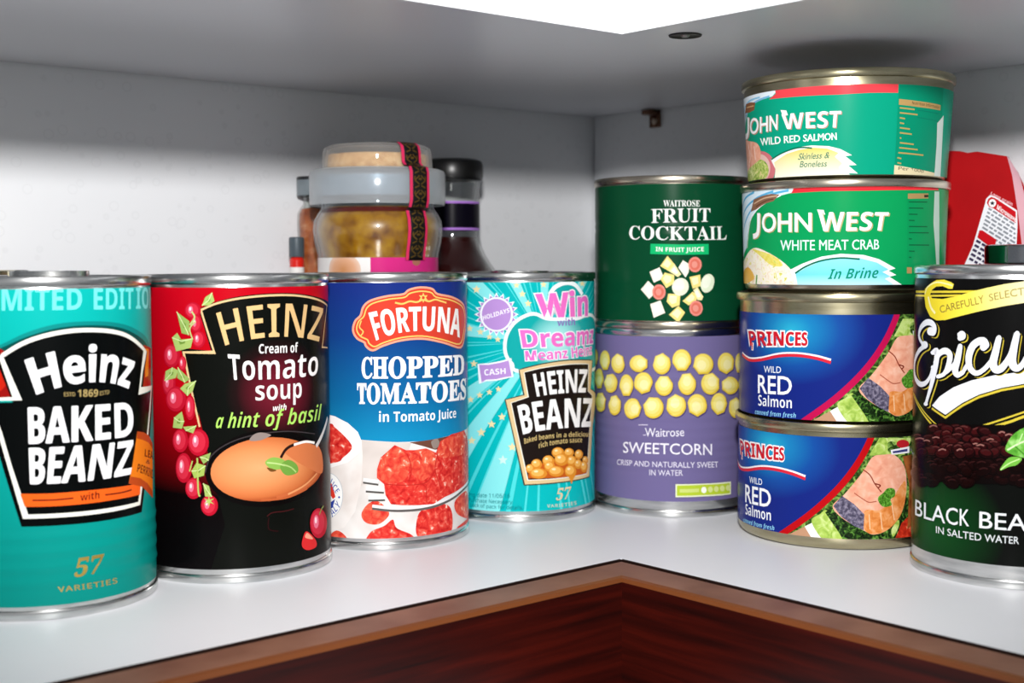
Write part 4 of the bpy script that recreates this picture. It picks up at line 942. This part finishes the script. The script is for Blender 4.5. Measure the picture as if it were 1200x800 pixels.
A.text('IN SALTED WATER', 'p', [(280, 364), (545, 414), (822, 438)], [(280, 320), (545, 366), (822, 391)], '#d5dadc', .004)
A.build('label', can)

# ------------------------------------------------------------------ jars and bottles at the back
def clear(name, tint='#ffffff', milk=0.0, rough=.03, rim=.35, milkcol='#eef2f4'):
    m = bpy.data.materials.new(name); m.use_nodes = True; nt = m.node_tree; nt.nodes.remove(nt.nodes['Principled BSDF'])
    N = nt.nodes.new; L = nt.links.new
    tr = N('ShaderNodeBsdfTransparent'); tr.inputs[0].default_value = hx(tint)
    df = N('ShaderNodeBsdfTranslucent'); df.inputs[0].default_value = hx(milkcol); d2 = N('ShaderNodeBsdfDiffuse'); d2.inputs[0].default_value = hx(milkcol)
    ad = N('ShaderNodeMixShader'); ad.inputs[0].default_value = .6; L(df.outputs[0], ad.inputs[1]); L(d2.outputs[0], ad.inputs[2])
    lw = N('ShaderNodeLayerWeight'); lw.inputs[0].default_value = .5
    pw = N('ShaderNodeMath'); pw.operation = 'POWER'; L(lw.outputs['Facing'], pw.inputs[0]); pw.inputs[1].default_value = 3.5
    ml = N('ShaderNodeMath'); ml.operation = 'MULTIPLY_ADD'; L(pw.outputs[0], ml.inputs[0]); ml.inputs[1].default_value = rim; ml.inputs[2].default_value = milk
    mx = N('ShaderNodeMixShader'); L(ml.outputs[0], mx.inputs[0]); L(tr.outputs[0], mx.inputs[1]); L(ad.outputs[0], mx.inputs[2])
    gl = N('ShaderNodeBsdfGlossy'); gl.inputs['Roughness'].default_value = rough
    p5 = N('ShaderNodeMath'); p5.operation = 'POWER'; L(lw.outputs['Facing'], p5.inputs[0]); p5.inputs[1].default_value = 5
    fr_ = N('ShaderNodeMath'); fr_.operation = 'MULTIPLY_ADD'; L(p5.outputs[0], fr_.inputs[0]); fr_.inputs[1].default_value = .6; fr_.inputs[2].default_value = .035
    m2 = N('ShaderNodeMixShader'); L(fr_.outputs[0], m2.inputs[0]); L(mx.outputs[0], m2.inputs[1]); L(gl.outputs[0], m2.inputs[2])
    L(m2.outputs[0], nt.nodes['Material Output'].inputs[0]); return m
GLASS = clear('clear_glass', '#fcfdfc', 0, .03, .7, '#fbfdff'); FROST = clear('cloudy_plastic', '#eef3f6', .26, .12, .9, '#fbfdff'); CLEARP = clear('clear_plastic', '#fafaf8', .10, .06, .8, '#fbfdff')
def shell(name, prof, t, m, parent, n=96):                           # hollow turned wall: outer profile plus an inner one t thinner
    inner = [(max(r-t, 0), z+(t if i == 0 else (-t if i == len(prof)-1 and r < 1e-6 else 0))) for i, (r, z) in enumerate(prof)]
    return lathe(name, prof+inner[::-1], m, parent, n, 40, prof[0][0] > 1e-6)
JA = (-63.0, 614.0); K = .404
zb = lambda y: zat(JA, 31, y)
jar = thing('paste_jar', 'glass jar of mustard-brown paste with a cloudy plastic lid and pink-edged black seal strip', 'jar', *JA, group='jars and bottles along the back')
PASTE = obj_noise('brown_curry_paste', 130, [(.28, '#5a2a06'), (.42, '#8a5a0a'), (.6, '#a97a14'), (.74, '#b8902e')], .3, .3, 6, spec=.4)
zl, zu, zc = zb(237), zb(194), zb(164)
BODY = [(0, .2), (26.5, .2), (28, 2), (28.2, 60), (28.2, zb(304)), (28.6, zb(296)), (29.8, zb(283)), (30.4, zb(268)), (30.0, zb(257)), (28.4, zb(249)), (26.8, zb(243)), (26.4, zb(240)), (26.4, zl+3)]
g = lathe('glass', BODY+[(r-1.6 if r > 2 else 0, max(z, 2.5)) for r, z in BODY[::-1]], GLASS, jar, 96, 50)
lathe('paste', [(0, 3.0)]+[(r-1.95, max(z, 3.0)) for r, z in BODY[1:-1]]+[(24.4, zb(241)), (0, zb(241))], PASTE, jar)
lathe('oil_layer', [(25.2, zb(247)), (26.5, zb(246.5)), (24.95, zb(241.5)), (24.6, zb(241)), (0, zb(240.6))], mat('#5a1408', .2, 0, .5, 'dark_red_oil'), jar)
lathe('jar_lid', [(0, zu-2.6), (26.4, zu-2.6), (27.6, zu-3.4), (27.8, zl+5), (27.4, zl+3.8), (26.6, zl+3.6)], mat('#8d9da9', .35, .3, .5, 'grey_blue_lid'), jar)
band = lathe('outer_lid', [(30.4, zl), (31.4, zl-.2), (31.9, zl+1.5), (31.9, zu-2.2), (31.2, zu-.6), (29.6, zu), (26.4, zu), (26.4, zu-1.4), (29.2, zu-1.5), (30.3, zu-2.6), (30.4, zl+1)], FROST, jar, 96, 40, True)
CUP = [(25.6, zu+.1), (26.0, zu+1), (25.7, zc-4), (25.0, zc-1.6), (22.6, zc-.2), (21, zc), (0, zc)]
lathe('spice_cup', CUP+[(0, zc-1.2), (20.8, zc-1.2), (23.6, zc-2.4), (24.5, zc-4.4), (24.8, zu+1), (24.4, zu+.1)], CLEARP, jar, 96, 40)
pr = [(0, zu+.2), (24.2, zu+.2), (24.5, zu+1), (24.35, zu+6), (24.0, zb(176.5)), (19, zb(174.5)), (8, zb(176)), (0, zb(175))]
lathe('ground_spice', pr, obj_noise('tan_ground_spice', 220, [(.3, '#c08a4c'), (.55, '#dcae72'), (.75, '#ecca98')], .8, .6, 5), jar)
# wrap label and seal strip
A = Art(JA, 28.35, 28.35, 8, zb(301.5)); A.base('#e9e6e4'); A.F = None
cA = A.uv((434, 306))[0]; e_ = A.uv((520, 306))[0]
A.uvpoly([(cA, 8), (e_+14, 8), (e_+14, A.z1), (cA, A.z1)], '#cf2d7e'); lo_ = A.uv((374, 306))[0]
c_ = A.uv((402, 316)); A.uvpoly([(c_[0]+9*cos(t), c_[1]+7.5*sin(t)) for t in (2*pi*i/26 for i in range(26))], ink_rad('food_photo_print', c_, 10, 8, [(0, '#c88a5a'), (.6, '#dba684'), (1, '#e6cdbc')]))
c_ = A.uv((488, 304)); A.uvpoly([(c_[0]+2.4*cos(t), c_[1]-1+1.8*sin(t)) for t in (2*pi*i/12 for i in range(12))], '#a86a5a'); A.build('label', jar)
def strip():
    path = [(10, zc+.35), (21, zc+.35), (23, zc+.1), (25.5, zc-1.6), (26.2, zc-4), (26.6, zu+2.2), (28.2, zu+.8), (31.4, zu), (32.25, zu-2.4), (32.25, zl+1.4), (31.2, zl-2), (29.2, zb(246)), (30.4, zb(256)), (30.85, zb(268)), (30.2, zb(283)), (29.1, zb(296)), (28.75, zb(305))]
    q = []
    for (a, b), (c, d) in zip(path, path[1:]):
        n_ = max(1, int(math.hypot(c-a, d-b)/1.2)); q += [(a+(c-a)*i/n_, b+(d-b)*i/n_) for i in range(n_)]
    q.append(path[-1])
    h = math.hypot(*JA); n0, t0 = (-JA[0]/h, -JA[1]/h), (JA[1]/h, -JA[0]/h)
    a0 = math.radians(36.5)
    dv = (n0[0]*cos(a0)+t0[0]*sin(a0), n0[1]*cos(a0)+t0[1]*sin(a0)); tv = (dv[1], -dv[0])
    if tv[0]*t0[0]+tv[1]*t0[1] < 0: tv = (-tv[0], -tv[1])
    def put(name, s0, s1, m, parent, lift=0, rows=None, tri_=None):
        v, f = [], []; qq_ = q if rows is None else q[rows[0]:rows[1]]; k = 5
        for r, z in qq_:
            for j in range(k):
                s = s0+(s1-s0)*j/(k-1); rr = math.sqrt(max((r+lift)**2-s*s*1.0, 1)) if r > 12 else r
                x, y = dv[0]*rr+tv[0]*s, dv[1]*rr+tv[1]*s; v.append(C2W(x+BCX, y+BCY)+(z+lift*.3,))
        for i in range(len(qq_)-1):
            for j in range(k-1): f.append((i*k+j, i*k+j+1, (i+1)*k+j+1, (i+1)*k+j))
        o = mesh_obj(name, v, f, m, parent, 60); return o
    st = put('seal_strip', -5.6, 5.6, [mat('#0c0a0a', .35, 0, .5, 'black_strip')], jar)
    md = st.modifiers.new('thickness', 'SOLIDIFY'); md.thickness = .0002; md.offset = 0
    put('pink_edge', -5.6, -4.1, mat('#d82a5c', .4, 0, .5, 'pink_strip'), st, .16); put('pink_edge', 4.1, 5.6, mat('#d82a5c', .4, 0, .5, 'pink_strip'), st, .16)
    # gold lozenge pattern
    v, f = [], []
    L = [0]
    for (a, b), (c, d) in zip(q, q[1:]): L.append(L[-1]+math.hypot(c-a, d-b))
    def pos(l, s, lift=.2):
        i = max(0, min(len(q)-2, next((j for j in range(len(L)-1) if L[j+1] >= l), len(q)-2))); t = (l-L[i])/(L[i+1]-L[i])
        r, z = q[i][0]+(q[i+1][0]-q[i][0])*t, q[i][1]+(q[i+1][1]-q[i][1])*t
        rr = math.sqrt((r+lift)**2-s*s) if r > 12 else r; return C2W(dv[0]*rr+tv[0]*s+BCX, dv[1]*rr+tv[1]*s+BCY)+(z+lift*.3,)
    def bar(l0, s0, l1, s1, w=.32):
        dl, ds = l1-l0, s1-s0; h_ = math.hypot(dl, ds); a, b = -ds/h_*w, dl/h_*w; n_ = 3; base_ = len(v)
        for i in range(n_+1):
            l, s = l0+dl*i/n_, s0+ds*i/n_; v.append(pos(l+a, s+b)); v.append(pos(l-a, s-b))
        for i in range(n_): f.append((base_+2*i, base_+2*i+1, base_+2*i+3, base_+2*i+2))
    l = 13.5
    while l < L[-1]-4:
        for sg in (-1, 1):
            bar(l, sg*.4, l+2.2, sg*3.0); bar(l+2.2, sg*3.0, l+4.0, sg*.5); bar(l+.3, sg*2.8, l+1.8, sg*3.2, .28); bar(l+4.6, sg*.6, l+5.6, sg*3.0)
        bar(l+1.6, -.9, l+1.6, .9, .5); l += 6.6
    mesh_obj('gold_pattern', v, f, foil('#8a6a34'), st)
strip()

# tall dark bottle with a black cap
BO = (-30.9, 679.0); zq = lambda y: zat(BO, 18, y)
bot = thing('sauce_bottle', 'dark red sauce bottle with a black cap and purple-edged black neck label', 'bottle', *BO, group='jars and bottles along the back')
N0 = [(0, .3), (23, .3), (24.4, 2), (24.4, 92), (23.4, 100), (zq and 22.2, zq(316)), (20.0, zq(309)), (17.6, zq(300)), (15.6, zq(290)), (14.5, zq(280)), (14.2, zq(270)), (14.2, zq(216)), (14.6, zq(214)), (14.6, zq(210)), (13.4, zq(209)), (13.4, zq(200))]
lathe('glass', N0+[(r-1.5 if r > 2 else 0, max(z, 2.4)) for r, z in N0[::-1]], GLASS, bot, 72, 50)
lathe('sauce', [(0, 2.7)]+[(r-1.8, max(z, 2.7)) for r, z in N0[1:10]]+[(12.5, zq(277)), (0, zq(276))], mat('#2c0606', .2, 0, .5, 'dark_red_sauce'), bot, 72)
zt_ = zq(184)
cap = lathe('cap', [(14.8, zq(208)), (15.8, zq(208)-.3), (16.2, zq(206)), (16.2, zt_-3), (15.4, zt_-1), (13.4, zt_), (0, zt_), (0, zt_-1.5), (14.2, zt_-2), (14.6, zq(206))], mat('#0b0a0b', .32, 0, .5, 'black_plastic_cap'), bot, 72)
A = Art(BO, 14.35, 14.35, zq(269), zq(235)); A.base('#b07ad8')
A.uvpoly([(-40, A.z0+1.1), (40, A.z0+1.1), (40, A.z1-1.1), (-40, A.z1-1.1)], '#0d0b16'); A.build('neck_label', bot)

# small bottle left of the paste jar
SB = (-98.0, 642.5); zs = lambda y: zat(SB, 8, y)
sb = thing('spice_bottle', 'small brown spice bottle with a grey cap, half hidden behind the paste jar', 'bottle', *SB, group='jars and bottles along the back')
S0 = [(0, .3), (7, .3), (7.6, 1.5), (7.6, zs(300)), (7.3, zs(285)), (7.7, zs(262)), (7.5, zs(250)), (6.4, zs(244)), (4.6, zs(238)), (4.4, zs(226))]
lathe('glass', S0+[(r-.7 if r > 2 else 0, max(z, 1.2)) for r, z in S0[::-1]], GLASS, sb, 48, 50)
lathe('ground_spice', [(0, 1.3)]+[(r-.95, max(z, 1.3)) for r, z in S0[1:8]]+[(0, zs(242))], obj_noise('brown_ground_spice', 160, [(.35, '#7a3208'), (.55, '#a8551c'), (.7, '#c08a64')], .7, .3), sb, 48)
lathe('cap', [(6.2, zs(228)), (7.4, zs(228.5)), (7.7, zs(227)), (7.7, zs(210)), (7.4, zs(208.5))], mat('#7c868c', .35, .2, .5, 'grey_cap_side'), sb, 48)
lathe('cap_top', [(7.72, zs(210)), (7.72, zs(207)), (7.2, zs(206)), (0, zs(206))], mat('#1c1d20', .4, 0, .5, 'dark_cap_top'), sb, 48)
VI = (-104.6, 632.5); zv = lambda y: zat(VI, 3.5, y)
vi = thing('small_bottle', 'tiny bottle with a slate grey cap and red contents, beside the brown spice bottle', 'bottle', *VI, group='jars and bottles along the back')
lathe('body', [(0, .3), (3, .3), (3.5, 1), (3.5, zv(305)), (2.9, zv(302)), (2.3, zv(301)), (2.3, zv(299))], mat('#d8241a', .2, 0, .5, 'red_liquid'), vi, 32)
lathe('cap', [(2.6, zv(301)), (3.5, zv(300.8)), (3.7, zv(299)), (3.7, zv(279)), (3.2, zv(277.5)), (0, zv(277.5))], mat('#4c5860', .4, .1, .5, 'slate_cap'), vi, 32)
lathe('label', [(3.56, 20), (3.56, zv(313))], mat('#e9e6e2', .5), vi, 32)

# ---- red packet against the right wall
P1, PD = (215.0, 562.0), (-50/57.3, 28/57.3)
ZP = 162.0
pk = thing('rice_packet', 'red packet with a white cooking panel, leaning on the right wall behind the tins', 'packet', *P1)
PN = (28/57.3, 50/57.3)
RED = obj_noise('glossy_red_film', 30, [(.35, '#a00008'), (.65, '#b0030b')], .5, .08, 3, spec=.06)
FA = FlatArt(P1, PD, 0, 200)
def fuv(px, py): return FA.uv((px, py))
tl = fuv(1080, 176); edge = [fuv(1125, 177), fuv(1134, 179), fuv(1145, 177.5), fuv(1180, 183), fuv(1186, 205), fuv(1193, 250), fuv(1199, 300)]
front = [(75, 0), (76, 60), (74, 150), (tl[0], tl[1])]+edge+[(edge[-1][0]-3, 60), (edge[-1][0]-4, 0)]
zmin = 0
def bagv(u, v, d):
    x, y = PD[0]*u+PN[0]*d, PD[1]*u+PN[1]*d; return C2W(x+BCX, y+BCY)+(v,)
n = len(front); cu = sum(p[0] for p in front)/n
verts, faces = [], []
for k, (d, s, dv_) in enumerate(((0, 1, 0), (5.5, 1.0, 0), (11, .99, -3), (13, .96, -6))):
    for u, v in front: verts.append(bagv(cu+(u-cu)*s, max(0, v+dv_ if v > 140 else v), d))
for k in range(3):
    for i in range(n): faces.append((k*n+i, k*n+(i+1) % n, (k+1)*n+(i+1) % n, (k+1)*n+i))
faces += [tuple(reversed(range(n))), tuple(range(3*n, 4*n))]
mesh_obj('bag', verts, faces, RED, pk, 30)
# side fold on the right: a pale printed gusset and a red flap beyond it
F0 = [fuv(1180, 183), fuv(1186, 205), fuv(1193, 250), fuv(1199, 300)]; F0.append((F0[-1][0]-4, 0))
gv, gf = [], []
for i, (u, v) in enumerate(F0):
    w_ = (0, 3.2, 5.0, 2.0, 1.2)[i]
    gv += [bagv(u, v, .2), bagv(u-w_*.8, v, 2.2+w_*.2), bagv(u-w_*.8, v, 3.2+w_*.2), bagv(u, v, 4.5)]
for i in range(len(F0)-1):
    for j in range(3): gf.append((4*i+j, 4*i+j+1, 4*i+5+j, 4*i+4+j))
mesh_obj('side_gusset', gv, gf, mat('#e0a9b4', .4, 0, .5, 'pale_pink_film'), pk, 30)
gv, gf = [], []
for i, (u, v) in enumerate([(F0[0][0], F0[0][1]-2), fuv(1190, 200), fuv(1200, 222), fuv(1210, 300), (fuv(1210, 300)[0]-3, 0)]):
    gv += [bagv(u+4, v, 5), bagv(u, v, 5), bagv(u, v, 7), bagv(u+4, v, 7)]
for i in range(4):
    for j in range(4): gf.append((4*i+j, 4*i+(j+1) % 4, 4*i+4+(j+1) % 4, 4*i+4+j))
gf += [(0, 1, 2, 3), (16, 19, 18, 17)]
mesh_obj('side_flap', gv, gf, RED, pk, 30)
FA.frame(1080, 160, 5)
FA.poly([(372, 392), (378, 365), (400, 343), (430, 350), (560, 432), (562, 520), (556, 640), (600, 640), (560, 700), (440, 800), (230, 800), (300, 640)], '#ececf2')
FA.poly([(382, 388), (390, 365), (408, 353), (430, 360), (552, 440), (552, 508), (420, 420), (395, 412)], '#c4101c'); FA.ell(415, 390, 22, 24, '#f3f0f2'); FA.star(415, 390, 15, '#20242c', 5, .5)
FA.text('Microwave', 'bs', [(440, 424), (552, 502)], [(446, 398), (556, 474)], '#f6e8ea', .01)
FA.text('Long grain', 'bs', [(404, 340), (530, 406)], [(410, 322), (536, 388)], '#f0b8c0')
rnd = random.Random(3)
for i in range(8):
    x0, y0 = 392-i*7, 420+i*22
    x = x0
    while x < 548:
        w_ = rnd.uniform(14, 34); x2 = min(x+w_, 550); FA.stroke([(x, y0+(x-x0)*.62), (x2, y0+(x2-x0)*.62)], .8, '#8a8e96', False); x = x2+8
FA.poly([(340, 548), (360, 550), (440, 605), (430, 642), (395, 640), (328, 590)], '#c4101c')
for i in range(5):
    x0, y0 = 322-i*10, 608+i*26; x = x0
    while x < 385-i*6:
        w_ = rnd.uniform(14, 26); FA.stroke([(x, y0+(x-x0)*.6), (x+w_, y0+(x+w_-x0)*.6)], 1.0, '#3a3050', False); x += w_+8
FA.build('cooking_panel', pk)

# ---- jar with a dark polished lid behind the black beans can
JD = (210.5, 535.0); zj = lambda y: zat(JD, 15, y)
jd = thing('lidded_jar', 'small jar with a dark shiny lid peeping over the black beans can', 'jar', *JD)
J0 = [(0, .3), (13, .3), (14, 2), (14, 100), (13, 106), (12.4, zj(312)), (12.4, zj(300))]
lathe('glass', J0+[(r-1.2 if r > 2 else 0, max(z, 2)) for r, z in J0[::-1]], GLASS, jd, 56, 50)
lathe('contents', [(0, 2.4), (12.2, 2.4), (12.5, 4), (12.5, 98), (11.4, 104), (0, 104)], mat('#5a1a10', .4, 0, .5, 'dark_red_preserve'), jd, 56)
lathe('lid', [(13.2, zj(308.5)), (14.8, zj(309)), (15.2, zj(308)), (14.9, zj(306.5)), (15, zj(289)), (14.6, zj(287)), (13.6, zj(286)), (12.4, zj(286.3)), (11.8, zj(287.5)), (0, zj(287.5))], CHROME, jd, 56)
